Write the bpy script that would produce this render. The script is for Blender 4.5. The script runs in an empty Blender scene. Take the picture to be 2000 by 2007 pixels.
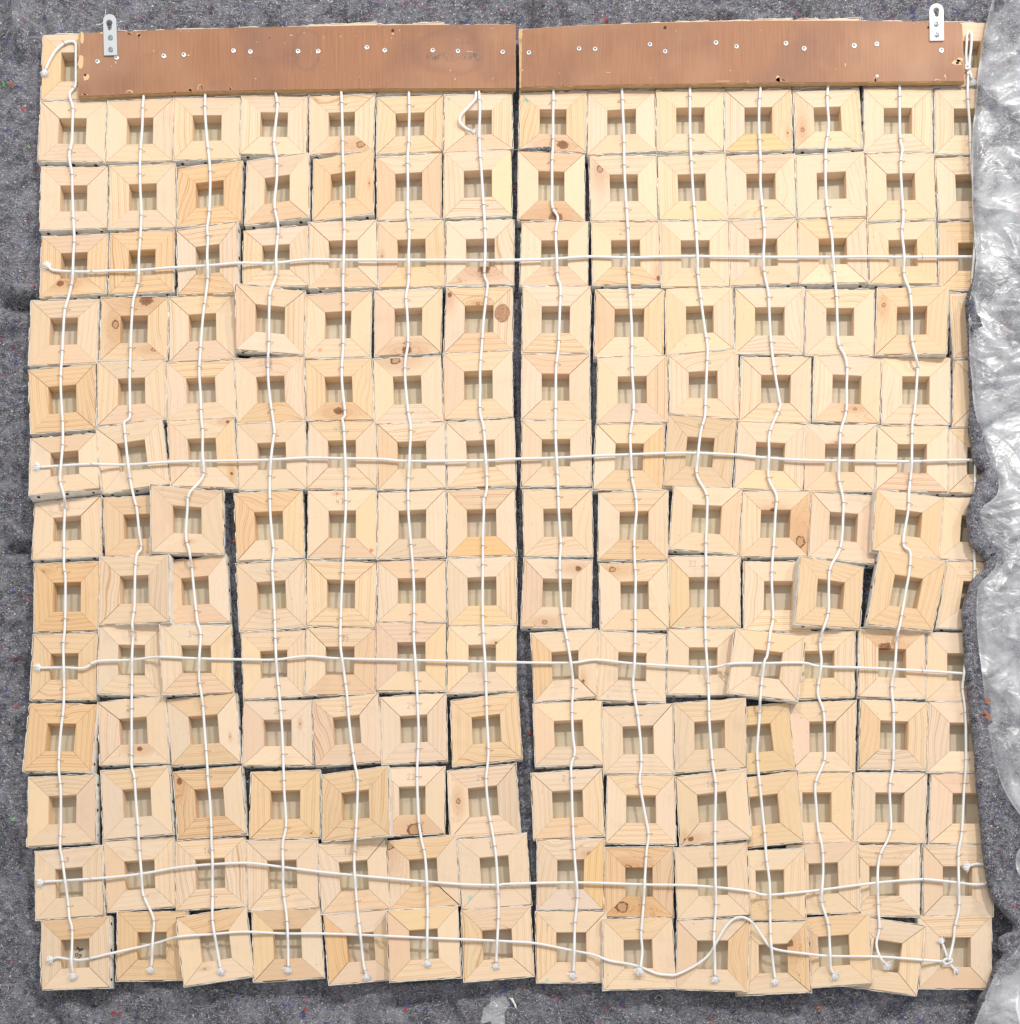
import bpy, math, random
import numpy as np
from mathutils import Vector, Matrix

# ------------------------------------------------------------------ camera, light, exposure
S = bpy.context.scene
MM = 0.001
CAM_H = 1.87                 # lens height above the backs of the frames
PX = 0.00074                 # metres per source pixel on the plane of the frames
CX, CY = 1050.0, 2080.0      # point straight below the lens, in source pixels
cam = bpy.data.cameras.new('camera'); camo = bpy.data.objects.new('camera', cam)
S.collection.objects.link(camo); S.camera = camo
camo.location = (0, 0, CAM_H)
cam.sensor_width = 36; cam.lens = 36 * CAM_H / (2007 * PX)
cam.shift_x = -(CX - 1000) / 2007; cam.shift_y = (CY - 1003.5) / 2007
cam.clip_start = 0.05; cam.clip_end = 50
w = bpy.data.worlds.new('World'); S.world = w; w.use_nodes = True
w.node_tree.nodes['Background'].inputs[0].default_value = (0.985, 0.985, 0.985, 1)
w.node_tree.nodes['Background'].inputs[1].default_value = 0.70
def lamp(loc, target, size, watt, col=(1, 0.97, 0.93)):
    l = bpy.data.lights.new('ceiling_lamp', 'AREA'); l.size = size; l.energy = watt; l.color = col
    o = bpy.data.objects.new('ceiling_lamp', l); S.collection.objects.link(o); o.location = loc
    o.rotation_euler = (Vector(target) - Vector(loc)).to_track_quat('-Z', 'Y').to_euler()
lamp((1.70, 3.20, 3.45), (0, 0.8, 0), 0.17, 110)
lamp((-0.95, 3.20, 3.45), (0, 0.8, 0), 0.17, 47)
lamp((3.6, 3.9, 2.9), (0, 0.8, 0), 0.30, 82)
S.view_settings.view_transform = 'Standard'; S.view_settings.look = 'None'
S.view_settings.exposure = -0.11; S.view_settings.gamma = 1

rnd = random.Random(7)
nr = np.random.RandomState(5)
C = S.collection
def W(X, Y, h=0.0):
    """point of the place seen at (X, Y) quarter-pixels of the photograph, h metres above the frames' backs"""
    k = PX * (CAM_H - h) / CAM_H
    return Vector(((X / 3.85 - CX) * k, (CY - Y / 3.85) * k, h))
def WX(X): return (X / 3.85 - CX) * PX
def WY(Y): return (CY - Y / 3.85) * PX

# ------------------------------------------------------------------ node helpers
class NT:
    def __init__(s, name):
        s.m = bpy.data.materials.new(name); s.m.use_nodes = True; s.t = s.m.node_tree; s.t.nodes.clear()
        s.out = s.t.nodes.new('ShaderNodeOutputMaterial')
    def n(s, typ, ins=None, **kw):
        nd = s.t.nodes.new('ShaderNode' + typ)
        for k, v in kw.items(): setattr(nd, k, v)
        for k, v in (ins or {}).items(): s.set(nd.inputs[k], v)
        return nd
    def set(s, sock, v):
        if isinstance(v, bpy.types.NodeSocket): s.t.links.new(v, sock)
        elif isinstance(v, bpy.types.Node): s.t.links.new(v.outputs[0], sock)
        else:
            if hasattr(sock.default_value, '__len__') and len(sock.default_value) == 4 and hasattr(v, '__len__') and len(v) == 3: v = (*v, 1)
            sock.default_value = v
    def math(s, op, a, b=0.0, c=None, clamp=False):
        nd = s.n('Math', operation=op, use_clamp=clamp); s.set(nd.inputs[0], a); s.set(nd.inputs[1], b)
        if c is not None: s.set(nd.inputs[2], c)
        return nd.outputs[0]
    def vm(s, op, a, b=(0, 0, 0)):
        nd = s.n('VectorMath', operation=op); s.set(nd.inputs[0], a); s.set(nd.inputs[1], b)
        return nd.outputs['Value'] if op in ('LENGTH', 'DISTANCE', 'DOT_PRODUCT') else nd.outputs[0]
    def mix(s, f, a, b, mode='MIX'):
        nd = s.n('Mix', data_type='RGBA', blend_type=mode); s.set(nd.inputs['Factor'], f); s.set(nd.inputs[6], a); s.set(nd.inputs[7], b)
        return nd.outputs[2]
    def mr(s, v, a, b, c=0.0, d=1.0, smooth=False):
        nd = s.n('MapRange'); nd.clamp = True
        if smooth: nd.interpolation_type = 'SMOOTHSTEP'
        for i, x in enumerate((v, a, b, c, d)): s.set(nd.inputs[i], x)
        return nd.outputs[0]
    def noise(s, vec, scale, detail=2.0, rough=0.5, dist=0.0, out=0):
        nd = s.n('TexNoise'); s.set(nd.inputs['Vector'], vec); s.set(nd.inputs['Scale'], scale)
        s.set(nd.inputs['Detail'], detail); s.set(nd.inputs['Roughness'], rough); s.set(nd.inputs['Distortion'], dist)
        return nd.outputs[out]
    def bsdf(s, col, rough=0.6, bump=None, bstr=0.3, bdist=0.001, **kw):
        b = s.n('BsdfPrincipled'); s.set(b.inputs['Base Color'], col); s.set(b.inputs['Roughness'], rough)
        for k, v in kw.items(): s.set(b.inputs[k.replace('_', ' ')], v)
        if bump is not None:
            bn = s.n('Bump'); s.set(bn.inputs['Height'], bump); s.set(bn.inputs['Strength'], bstr); s.set(bn.inputs['Distance'], bdist)
            s.t.links.new(bn.outputs[0], b.inputs['Normal'])
        s.t.links.new(b.outputs[0], s.out.inputs[0]); return b

def simple(name, col, rough=0.6, **kw):
    m = NT(name); m.bsdf(col, rough, **kw); return m.m

def mat_wood():
    m = NT('pine_wood')
    uv = m.n('UVMap', uv_map='UVMap').outputs[0]
    oi = m.n('ObjectInfo')
    rn = oi.outputs['Random']
    off = m.n('CombineXYZ', {'X': m.math('MULTIPLY', rn, 37.0), 'Y': m.math('MULTIPLY', rn, 91.0), 'Z': m.math('MULTIPLY', rn, 13.0)}).outputs[0]
    p = m.vm('ADD', uv, off)
    sep = m.n('SeparateXYZ', {0: uv})
    kn = m.n('Attribute', attribute_type='OBJECT', attribute_name='knot').outputs['Vector']
    ks = m.n('SeparateXYZ', {0: kn})
    du = m.math('SUBTRACT', sep.outputs[0], ks.outputs[0]); dv = m.math('SUBTRACT', sep.outputs[1], ks.outputs[1])
    wob = m.math('MULTIPLY', m.math('SUBTRACT', m.noise(p, 260, 2), 0.5), m.math('MULTIPLY', ks.outputs[2], 0.9))
    dn = m.math('SQRT', m.math('ADD', m.math('POWER', m.math('MULTIPLY', du, 0.85), 2.0), m.math('POWER', dv, 2.0)))
    dn = m.math('ADD', dn, wob)
    dl = m.math('SQRT', m.math('ADD', m.math('POWER', m.math('MULTIPLY', du, 0.38), 2.0), m.math('POWER', dv, 2.0)))
    dl = m.math('ADD', dl, wob)
    infl = m.mr(dl, m.math('MULTIPLY', ks.outputs[2], 0.7), m.math('MULTIPLY', ks.outputs[2], 5.5), 1.0, 0.0, True)
    # grain: v carries the rings, warped slowly along u
    st = m.vm('MULTIPLY', p, (7, 16, 1))
    wv = m.noise(st, 1.0, 1.5, 0.45)
    # cathedral amount per piece
    cath = m.math('MULTIPLY', m.math('POWER', m.math('FRACT', m.math('MULTIPLY', rn, 17.3)), 2.0), 0.085)
    fld = m.math('ADD', sep.outputs[1], m.math('MULTIPLY', m.math('SUBTRACT', wv, 0.5), m.math('ADD', cath, 0.008)))
    fld = m.math('ADD', fld, m.math('MULTIPLY', sep.outputs[0], m.math('MULTIPLY', m.math('SUBTRACT', m.math('FRACT', m.math('MULTIPLY', rn, 5.7)), 0.5), 0.12)))
    mx = m.n('Mix', data_type='FLOAT'); m.set(mx.inputs[0], m.math('MULTIPLY', infl, 0.85)); m.set(mx.inputs[2], fld); m.set(mx.inputs[3], dl)
    fld = mx.outputs[0]
    freq = m.math('ADD', 1600.0, m.math('MULTIPLY', m.math('FRACT', m.math('MULTIPLY', rn, 9.1)), 1500.0))
    sw = m.math('SINE', m.math('ADD', m.math('MULTIPLY', fld, freq), m.math('MULTIPLY', rn, 50.0)))
    ln = m.math('POWER', m.math('MULTIPLY_ADD', sw, 0.5, 0.5), 2.6)
    var = m.mr(m.noise(m.vm('MULTIPLY', p, (4, 60, 1)), 1.0, 1), 0.3, 0.7, 0.35, 1.15)
    sw2 = m.math('MULTIPLY_ADD', m.math('SINE', m.math('ADD', m.math('MULTIPLY', fld, m.math('MULTIPLY', freq, 0.31)), 1.3)), 0.5, 0.5)
    ln = m.math('MULTIPLY', ln, m.math('MULTIPLY_ADD', sw2, 0.75, 0.35))
    ln = m.math('ADD', ln, m.math('MULTIPLY', m.math('POWER', sw2, 3.0), 0.25))
    amt = m.math('MULTIPLY', m.math('MULTIPLY', ln, var), m.math('MULTIPLY', oi.outputs['Alpha'], 1.6), clamp=True)
    base = m.mix(amt, (0.80, 0.620, 0.430), (0.56, 0.325, 0.155))
    # broad tone and fine fibre
    tone = m.noise(m.vm('MULTIPLY', p, (9, 30, 1)), 1.0, 3, 0.6)
    base = m.mix(m.mr(tone, 0.35, 0.75, 0.0, 0.26), base, (0.83, 0.675, 0.50))
    fib = m.noise(m.vm('MULTIPLY', p, (70, 2200, 1)), 1.0, 2, 0.6)
    base = m.mix(m.mr(fib, 0.3, 0.75, 0.0, 0.16), base, (0.50, 0.31, 0.17))
    base = m.mix(1.0, base, oi.outputs['Color'], 'MULTIPLY')
    # rings of colour round a knot, then the knot itself
    base = m.mix(m.math('MULTIPLY', m.math('POWER', infl, 1.5), 0.40), base, (0.50, 0.22, 0.085))
    edge = m.mr(dn, m.math('MULTIPLY', ks.outputs[2], 0.85), m.math('MULTIPLY', ks.outputs[2], 1.12), 1.0, 0.0, True)
    rim = m.math('SINE', m.math('DIVIDE', m.math('MULTIPLY', dn, 15.0), m.math('ADD', ks.outputs[2], 0.0001)))
    lightc = m.math('GREATER_THAN', m.math('FRACT', m.math('MULTIPLY', rn, 3.1)), 0.45)
    core = m.mix(m.mr(rim, -1, 1), (0.33, 0.155, 0.07), (0.17, 0.075, 0.035))
    core2 = m.mix(m.mr(dn, m.math('MULTIPLY', ks.outputs[2], 0.62), m.math('MULTIPLY', ks.outputs[2], 0.85), 0.0, 1.0, True), (0.52, 0.29, 0.145), (0.13, 0.055, 0.028))
    core = m.mix(lightc, core, core2)
    base = m.mix(edge, base, core)
    # flecks, pinholes and finger dirt
    fl = m.noise(m.vm('MULTIPLY', p, (1, 1, 1)), 420, 1, 0.4)
    base = m.mix(m.mr(fl, 0.745, 0.80, 0.0, 0.65), base, (0.22, 0.13, 0.08))
    dirt = m.noise(p, 26, 4, 0.65)
    base = m.mix(m.mr(dirt, 0.56, 0.78, 0.0, 0.22), base, (0.40, 0.30, 0.22))
    # stain with a colour of its own
    sn = m.n('Attribute', attribute_type='OBJECT', attribute_name='stain').outputs['Vector']
    sc = m.n('Attribute', attribute_type='OBJECT', attribute_name='stain_colour').outputs['Color']
    ss = m.n('SeparateXYZ', {0: sn})
    sd = m.vm('LENGTH', m.n('CombineXYZ', {'X': m.math('SUBTRACT', sep.outputs[0], ss.outputs[0]), 'Y': m.math('SUBTRACT', sep.outputs[1], ss.outputs[1])}).outputs[0])
    sd = m.math('ADD', sd, m.math('MULTIPLY', m.math('SUBTRACT', m.noise(p, 330, 3, 0.7), 0.5), m.math('MULTIPLY', ss.outputs[2], 3.4)))
    base = m.mix(m.mr(sd, m.math('MULTIPLY', ss.outputs[2], 0.6), ss.outputs[2], 0.75, 0.0), base, sc)
    m.bsdf(base, 0.62, m.math('ADD', m.math('MULTIPLY', amt, -0.5), fib), 0.35, 0.0004, Specular_IOR_Level=0.3)
    return m.m

def mat_linen():
    m = NT('raw_linen')
    tc = m.n('TexCoord').outputs['Object']; oi = m.n('ObjectInfo')
    p = m.vm('ADD', tc, m.n('CombineXYZ', {'X': m.math('MULTIPLY', oi.outputs['Random'], 7.0)}).outputs[0])
    a = m.noise(m.vm('MULTIPLY', p, (900, 1700, 1)), 1.0, 2, 0.6); b = m.noise(m.vm('MULTIPLY', p, (1700, 900, 1)), 1.0, 2, 0.6)
    wv = m.math('ADD', a, b)
    c = m.mix(m.mr(wv, 0.7, 1.35), (0.51, 0.455, 0.345), (0.66, 0.585, 0.46))
    c = m.mix(m.mr(m.noise(p, 60, 3), 0.4, 0.7, 0, 0.2), c, (0.47, 0.40, 0.29))
    c = m.mix(1.0, c, oi.outputs['Color'], 'MULTIPLY')
    m.bsdf(c, 0.95, wv, 0.2, 0.0003, Specular_IOR_Level=0.1); return m.m

def mat_edge():
    m = NT('primed_canvas_edge')
    tc = m.n('TexCoord').outputs['Object']
    n1 = m.noise(tc, 90, 4, 0.65); n2 = m.noise(tc, 900, 3, 0.7)
    c = m.mix(m.mr(n1, 0.35, 0.7), (0.84, 0.805, 0.745), (0.64, 0.60, 0.53))
    c = m.mix(m.mr(n2, 0.58, 0.74, 0, 0.6), c, (0.34, 0.29, 0.23))
    m.bsdf(c, 0.85, n2, 0.6, 0.0006); return m.m

def mat_rope():
    m = NT('white_cord')
    uv = m.n('UVMap', uv_map='UVMap').outputs[0]
    s = m.n('SeparateXYZ', {0: uv})
    a = m.math('SINE', m.math('ADD', m.math('MULTIPLY', s.outputs[0], 4200), m.math('MULTIPLY', s.outputs[1], 25.13)))
    b = m.math('SINE', m.math('SUBTRACT', m.math('MULTIPLY', s.outputs[0], 4200), m.math('MULTIPLY', s.outputs[1], 25.13)))
    h = m.math('MAXIMUM', a, b)
    c = m.mix(m.mr(h, -0.5, 0.9), (0.74, 0.73, 0.72), (0.86, 0.86, 0.86))
    c = m.mix(m.mr(m.noise(m.n('TexCoord').outputs['Object'], 18, 4, 0.7), 0.52, 0.75, 0, 0.35), c, (0.62, 0.58, 0.53))
    m.bsdf(c, 0.8, h, 0.35, 0.0003); return m.m

def mat_board():
    m = NT('brown_veneer')
    tc = m.n('TexCoord').outputs['Object']
    g = m.noise(m.vm('MULTIPLY', tc, (520, 14, 1)), 1.0, 3, 0.65)
    g2 = m.noise(m.vm('MULTIPLY', tc, (60, 3, 1)), 1.0, 2, 0.6)
    c = m.mix(m.mr(g, 0.3, 0.72), (0.275, 0.113, 0.050), (0.40, 0.183, 0.086))
    c = m.mix(m.mr(g2, 0.35, 0.7, 0, 0.5), c, (0.335, 0.145, 0.068))
    blot = m.noise(tc, 9, 4, 0.6)
    c = m.mix(m.mr(blot, 0.46, 0.72, 0, 0.6), c, (0.20, 0.092, 0.055))
    c = m.mix(m.mr(m.noise(tc, 5, 3, 0.6), 0.48, 0.70, 0, 0.5), c, (0.48, 0.27, 0.16))
    # drying rings of old spills
    wb = m.math('MULTIPLY', m.math('SUBTRACT', m.noise(tc, 22, 3, 0.6), 0.5), 0.05)
    for (X, Y, rx, ry, st) in ((3400, 420, 270, 175, 0.5), (2325, 400, 100, 150, 0.5), (2050, 330, 210, 190, 0.35), (3760, 330, 190, 300, 0.3), (1150, 330, 90, 120, 0.25)):
        q = W(X, Y)
        d = m.vm('LENGTH', m.vm('MULTIPLY', m.vm('SUBTRACT', tc, (q.x, q.y, 0)), (1 / (rx / 3.85 * PX), 1 / (ry / 3.85 * PX), 0)))
        d = m.math('ADD', d, m.math('MULTIPLY', wb, 16.0))
        c = m.mix(m.mr(m.math('ABSOLUTE', m.math('SUBTRACT', d, 0.93)), 0.0, 0.24, st * 0.55, 0.0, True), c, (0.20, 0.095, 0.06))
        c = m.mix(m.mr(d, 0.7, 1.0, st * 0.35, 0.0, True), c, (0.30, 0.15, 0.10))
    # rubbed black marks, as where a line of writing was wiped off
    for (X, Y, rx, ry, st) in ((3400, 460, 260, 36, 0.8), (3590, 450, 45, 60, 0.9), (2250, 480, 22, 60, 0.6), (2410, 480, 14, 40, 0.5), (3520, 350, 40, 20, 0.5)):
        q = W(X, Y)
        d = m.vm('LENGTH', m.vm('MULTIPLY', m.vm('SUBTRACT', tc, (q.x, q.y, 0)), (1 / (rx / 3.85 * PX), 1 / (ry / 3.85 * PX), 0)))
        k = m.math('MULTIPLY', m.mr(d, 0.5, 1.1, 1.0, 0.0), m.mr(m.noise(m.vm('MULTIPLY', tc, (1, 0.5, 1)), 330, 3, 0.7), 0.47, 0.62))
        c = m.mix(m.math('MULTIPLY', k, st), c, (0.085, 0.08, 0.085))
    sp = m.noise(tc, 190, 2, 0.5)
    c = m.mix(m.mr(sp, 0.735, 0.76, 0, 0.8), c, (0.72, 0.52, 0.34))
    m.bsdf(c, 0.55, g, 0.25, 0.0004); return m.m

def mat_ply():
    m = NT('plywood_core')
    tc = m.n('TexCoord').outputs['Object']; s = m.n('SeparateXYZ', {0: tc})
    z = m.math('SINE', m.math('MULTIPLY', s.outputs[2], 2500))
    n = m.noise(m.vm('MULTIPLY', tc, (90, 90, 900)), 1.0, 3, 0.6)
    c = m.mix(m.mr(z, -0.4, 0.6), (0.60, 0.40, 0.20), (0.42, 0.26, 0.12))
    c = m.mix(m.mr(n, 0.5, 0.75, 0, 0.7), c, (0.25, 0.14, 0.07))
    m.bsdf(c, 0.8, n, 0.5, 0.001); return m.m

def mat_felt():
    m = NT('grey_recycled_felt')
    tc = m.n('TexCoord').outputs['Object']
    wp = m.vm('ADD', tc, m.vm('MULTIPLY', m.vm('SUBTRACT', m.noise(tc, 55, 2, 0.5, out=1), (0.5, 0.5, 0.5)), (0.02, 0.02, 0.02)))
    def streak(ang, sx, sy):
        mp = m.n('Mapping', {'Vector': wp, 'Rotation': (0, 0, math.radians(ang)), 'Scale': (sx, sy, sx)})
        return m.noise(mp.outputs[0], 1.0, 3, 0.7)
    f = m.math('MAXIMUM', streak(20, 110, 640), m.math('MAXIMUM', streak(85, 100, 560), m.math('MAXIMUM', streak(140, 120, 600), streak(-25, 90, 480))))
    fine = m.noise(tc, 520, 3, 0.75); mid = m.noise(tc, 95, 4, 0.7); big = m.noise(tc, 24, 4, 0.65)
    c = m.mix(m.mr(fine, 0.36, 0.64), (0.016, 0.016, 0.020), (0.285, 0.282, 0.315))
    c = m.mix(m.mr(mid, 0.44, 0.58, 0, 0.85), c, (0.050, 0.051, 0.064))
    c = m.mix(m.mr(big, 0.46, 0.66, 0, 0.6), c, (0.29, 0.292, 0.325))
    c = m.mix(m.mr(f, 0.58, 0.70, 0, 0.62), c, (0.50, 0.49, 0.53))
    c = m.mix(m.mr(m.noise(tc, 380, 2, 0.6, 0.0), 0.64, 0.70, 0, 0.9), c, (0.88, 0.88, 0.90))
    c = m.mix(m.mr(m.noise(m.vm('ADD', tc, (3, 5, 7)), 300, 2, 0.6, 0.0), 0.62, 0.70, 0, 0.8), c, (0.012, 0.012, 0.016))
    # coloured wisps of torn rag
    for sc_, lo, col in ((70.0, 0.61, (0.06, 0.07, 0.20)), (83.0, 0.665, (0.42, 0.035, 0.06)), (91.0, 0.70, (0.06, 0.24, 0.09)), (61.0, 0.63, (0.20, 0.07, 0.12)), (47.0, 0.66, (0.10, 0.17, 0.26)), (77.0, 0.72, (0.62, 0.18, 0.05))):
        k = m.noise(m.vm('ADD', wp, (sc_, 1.7 * sc_, 3.1)), sc_, 3.5, 0.68)
        k = m.math('MULTIPLY', m.mr(k, lo, lo + 0.05), m.mr(fine, 0.35, 0.55, 0.25, 0.9))
        c = m.mix(k, c, col)
    hgt = m.math('ADD', m.math('MULTIPLY', fine, 0.5), m.math('ADD', m.math('MULTIPLY', mid, 1.6), m.math('MULTIPLY', f, 0.6)))
    m.bsdf(c, 0.95, hgt, 0.9, 0.0028, Specular_IOR_Level=0.08, Sheen_Weight=0.1); return m.m

def mat_plastic():
    m = NT('clear_plastic_film')
    tc = m.n('TexCoord').outputs['Object']
    n = m.noise(tc, 14, 4, 0.6, 0.8)
    wp = m.vm('ADD', m.vm('MULTIPLY', tc, (1.0, 1.7, 1.0)), m.vm('MULTIPLY', m.vm('SUBTRACT', m.noise(tc, 14, 3, 0.6, out=1), (0.5, 0.5, 0.5)), (0.10, 0.10, 0.10)))
    r1 = m.math('ABSOLUTE', m.math('SUBTRACT', m.noise(wp, 15, 3, 0.5), 0.5)); r2 = m.math('ABSOLUTE', m.math('SUBTRACT', m.noise(m.vm('ADD', wp, (5, 2, 1)), 26, 2, 0.5), 0.5))
    vr = m.n('TexVoronoi', {'Vector': wp, 'Scale': 55.0}, feature='F1')
    bm_ = m.math('MULTIPLY', m.math('MINIMUM', r1, r2), -1.0)
    bump = m.n('Bump', {'Strength': 0.8, 'Distance': 0.0045, 'Height': bm_})
    pr = m.n('BsdfPrincipled', {'Base Color': (0.90, 0.91, 0.94, 1), 'Roughness': 0.30, 'IOR': 1.65, 'Specular IOR Level': 1.0})
    m.t.links.new(bump.outputs[0], pr.inputs['Normal'])
    tr = m.n('BsdfTransparent', {'Color': (0.94, 0.95, 0.96, 1)})
    sh = m.n('MixShader', {0: m.math('MAXIMUM', m.mr(n, 0.38, 0.66, 0.12, 0.54), m.mr(m.math('MINIMUM', r1, r2), 0.0, 0.006, 0.5, 0.0)), 1: tr.outputs[0], 2: pr.outputs[0]})
    m.t.links.new(sh.outputs[0], m.out.inputs[0]); return m.m

M = dict(wood=mat_wood(), linen=mat_linen(), edge=mat_edge(), rope=mat_rope(), board=mat_board(), ply=mat_ply(), felt=mat_felt(), plastic=mat_plastic())
M['tack'] = simple('blackened_tack', (0.03, 0.026, 0.022), 0.5, Metallic=0.4)
M['steel'] = simple('staple_wire', (0.42, 0.42, 0.43), 0.35, Metallic=0.8)
M['zinc'] = simple('zinc_plated_steel', (0.47, 0.49, 0.505), 0.45, Metallic=0.3)
M['zinc2'] = simple('bright_zinc_steel', (0.76, 0.775, 0.785), 0.4, Metallic=0.1)
M['screw'] = simple('screw_head', (0.78, 0.80, 0.82), 0.28, Metallic=0.5)
M['recess'] = simple('screw_recess', (0.10, 0.12, 0.15), 0.4, Metallic=0.5)
M['pencil'] = simple('pencil_line', (0.42, 0.36, 0.31), 0.7)
M['ink'] = simple('black_marker', (0.03, 0.025, 0.022), 0.7)
M['chip'] = simple('bare_wood_chip', (0.72, 0.49, 0.28), 0.8)
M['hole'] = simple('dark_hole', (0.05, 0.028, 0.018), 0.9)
M['cork'] = None
def mat_cork():
    m = NT('cork_plug'); tc = m.n('TexCoord').outputs['Object']
    n = m.noise(tc, 700, 4, 0.75)
    m.bsdf(m.mix(m.mr(n, 0.35, 0.65), (0.24, 0.11, 0.055), (0.62, 0.37, 0.22)), 0.9, n, 0.7, 0.001); return m.m
M['cork'] = mat_cork()
M['floor'] = simple('white_floor', (0.86, 0.86, 0.87), 0.7)
M['fray'] = simple('frayed_cotton', (0.86, 0.86, 0.87), 0.95)
FIB = [simple('lint_white', (0.80, 0.80, 0.82), 0.9), simple('lint_grey', (0.42, 0.41, 0.45), 0.9), simple('lint_orange', (0.62, 0.20, 0.07), 0.9),
       simple('lint_red', (0.55, 0.05, 0.06), 0.9), simple('lint_green', (0.25, 0.50, 0.20), 0.9), simple('lint_blue', (0.09, 0.14, 0.42), 0.9), simple('lint_dark', (0.05, 0.05, 0.06), 0.9)]

# ------------------------------------------------------------------ object helpers
def mesh(name, verts, faces, mats, uvs=None, mi=None, smooth=False):
    me = bpy.data.meshes.new(name); me.from_pydata([tuple(v) for v in verts], [], faces)
    for m_ in (mats if isinstance(mats, (list, tuple)) else [mats]): me.materials.append(m_)
    if mi is not None: me.polygons.foreach_set('material_index', mi)
    if uvs is not None:
        l = me.uv_layers.new(name='UVMap')
        flat = [c for f, fu in zip(faces, uvs) for q in fu for c in q]
        l.data.foreach_set('uv', flat)
    if smooth: me.polygons.foreach_set('use_smooth', [True] * len(me.polygons))
    me.update(); return me
def obj(name, me, parent=None, loc=None):
    o = bpy.data.objects.new(name, me); C.objects.link(o)
    if parent is not None: o.parent = parent
    if loc is not None: o.location = loc
    return o
def tag(o, label, cat, group=None):
    o['label'] = label; o['category'] = cat
    if group: o['group'] = group
    return o
def empty(name, loc):
    o = bpy.data.objects.new(name, None); o.empty_display_size = 0.01; C.objects.link(o); o.location = loc; return o
def tube(pts, rad, sides=8, close=True, flat=1.0):
    """tube along pts; rad a number or a list; returns verts, faces, uvs"""
    V, F, U = [], [], []; n = len(pts); s = 0.0; L = [0.0]
    for i in range(1, n): s += (pts[i] - pts[i - 1]).length; L.append(s)
    for i in range(n):
        t = (pts[min(i + 1, n - 1)] - pts[max(i - 1, 0)]); t = t.normalized() if t.length > 1e-9 else Vector((1, 0, 0))
        up = Vector((0, 0, 1)) if abs(t.z) < 0.95 else Vector((0, 1, 0))
        a = t.cross(up).normalized(); b = a.cross(t).normalized(); r = rad[i] if hasattr(rad, '__len__') else rad
        for k in range(sides):
            an = 2 * math.pi * k / sides; V.append(pts[i] + a * (math.cos(an) * r) + b * (math.sin(an) * r * flat))
    for i in range(n - 1):
        for k in range(sides):
            k2 = (k + 1) % sides
            F.append((i * sides + k, i * sides + k2, (i + 1) * sides + k2, (i + 1) * sides + k))
            U.append(((L[i], k / sides), (L[i], (k + 1) / sides), (L[i + 1], (k + 1) / sides), (L[i + 1], k / sides)))
    if close:
        F.append(tuple(range(sides))[::-1]); U.append([(0, 0)] * sides)
        F.append(tuple((n - 1) * sides + k for k in range(sides))); U.append([(0, 0)] * sides)
    return V, F, U
def spline(P, step):
    """Catmull-Rom through (x, y, ...) tuples, resampled roughly every step units"""
    P = [np.array(p, float) for p in P]; P = [2 * P[0] - P[1]] + P + [2 * P[-1] - P[-2]]; out = []
    for i in range(1, len(P) - 2):
        n = max(1, int(np.linalg.norm(P[i + 1] - P[i]) / step))
        for k in range(n):
            t = k / n
            out.append(0.5 * (2 * P[i] + (P[i + 1] - P[i - 1]) * t + (2 * P[i - 1] - 5 * P[i] + 4 * P[i + 1] - P[i + 2]) * t * t + (3 * P[i] - 3 * P[i + 1] + P[i + 2] - P[i - 1]) * t ** 3))
    out.append(P[-2]); return out

# value noise on numpy arrays
_NT = {}
def vnoise(x, y, seed):
    if seed not in _NT: _NT[seed] = np.random.RandomState(seed).rand(256, 256)
    r = _NT[seed]
    xi = np.floor(x).astype(int); yi = np.floor(y).astype(int); fx = x - xi; fy = y - yi
    fx = fx * fx * (3 - 2 * fx); fy = fy * fy * (3 - 2 * fy)
    g = lambda a, b: r[a % 256, b % 256]
    return (g(xi, yi) * (1 - fx) + g(xi + 1, yi) * fx) * (1 - fy) + (g(xi, yi + 1) * (1 - fx) + g(xi + 1, yi + 1) * fx) * fy
def fbm(x, y, sc, seed, oct=4, gain=0.5, ridged=False):
    a = 1.0; t = 0.0; s = np.zeros_like(x)
    for o in range(oct):
        v = vnoise(x * sc + 17 * o, y * sc + 31 * o, seed + o) * 2 - 1
        if ridged: v = 1 - 2 * np.abs(v)
        s += a * v; t += a; a *= gain; sc *= 2.03
    return s / t

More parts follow.
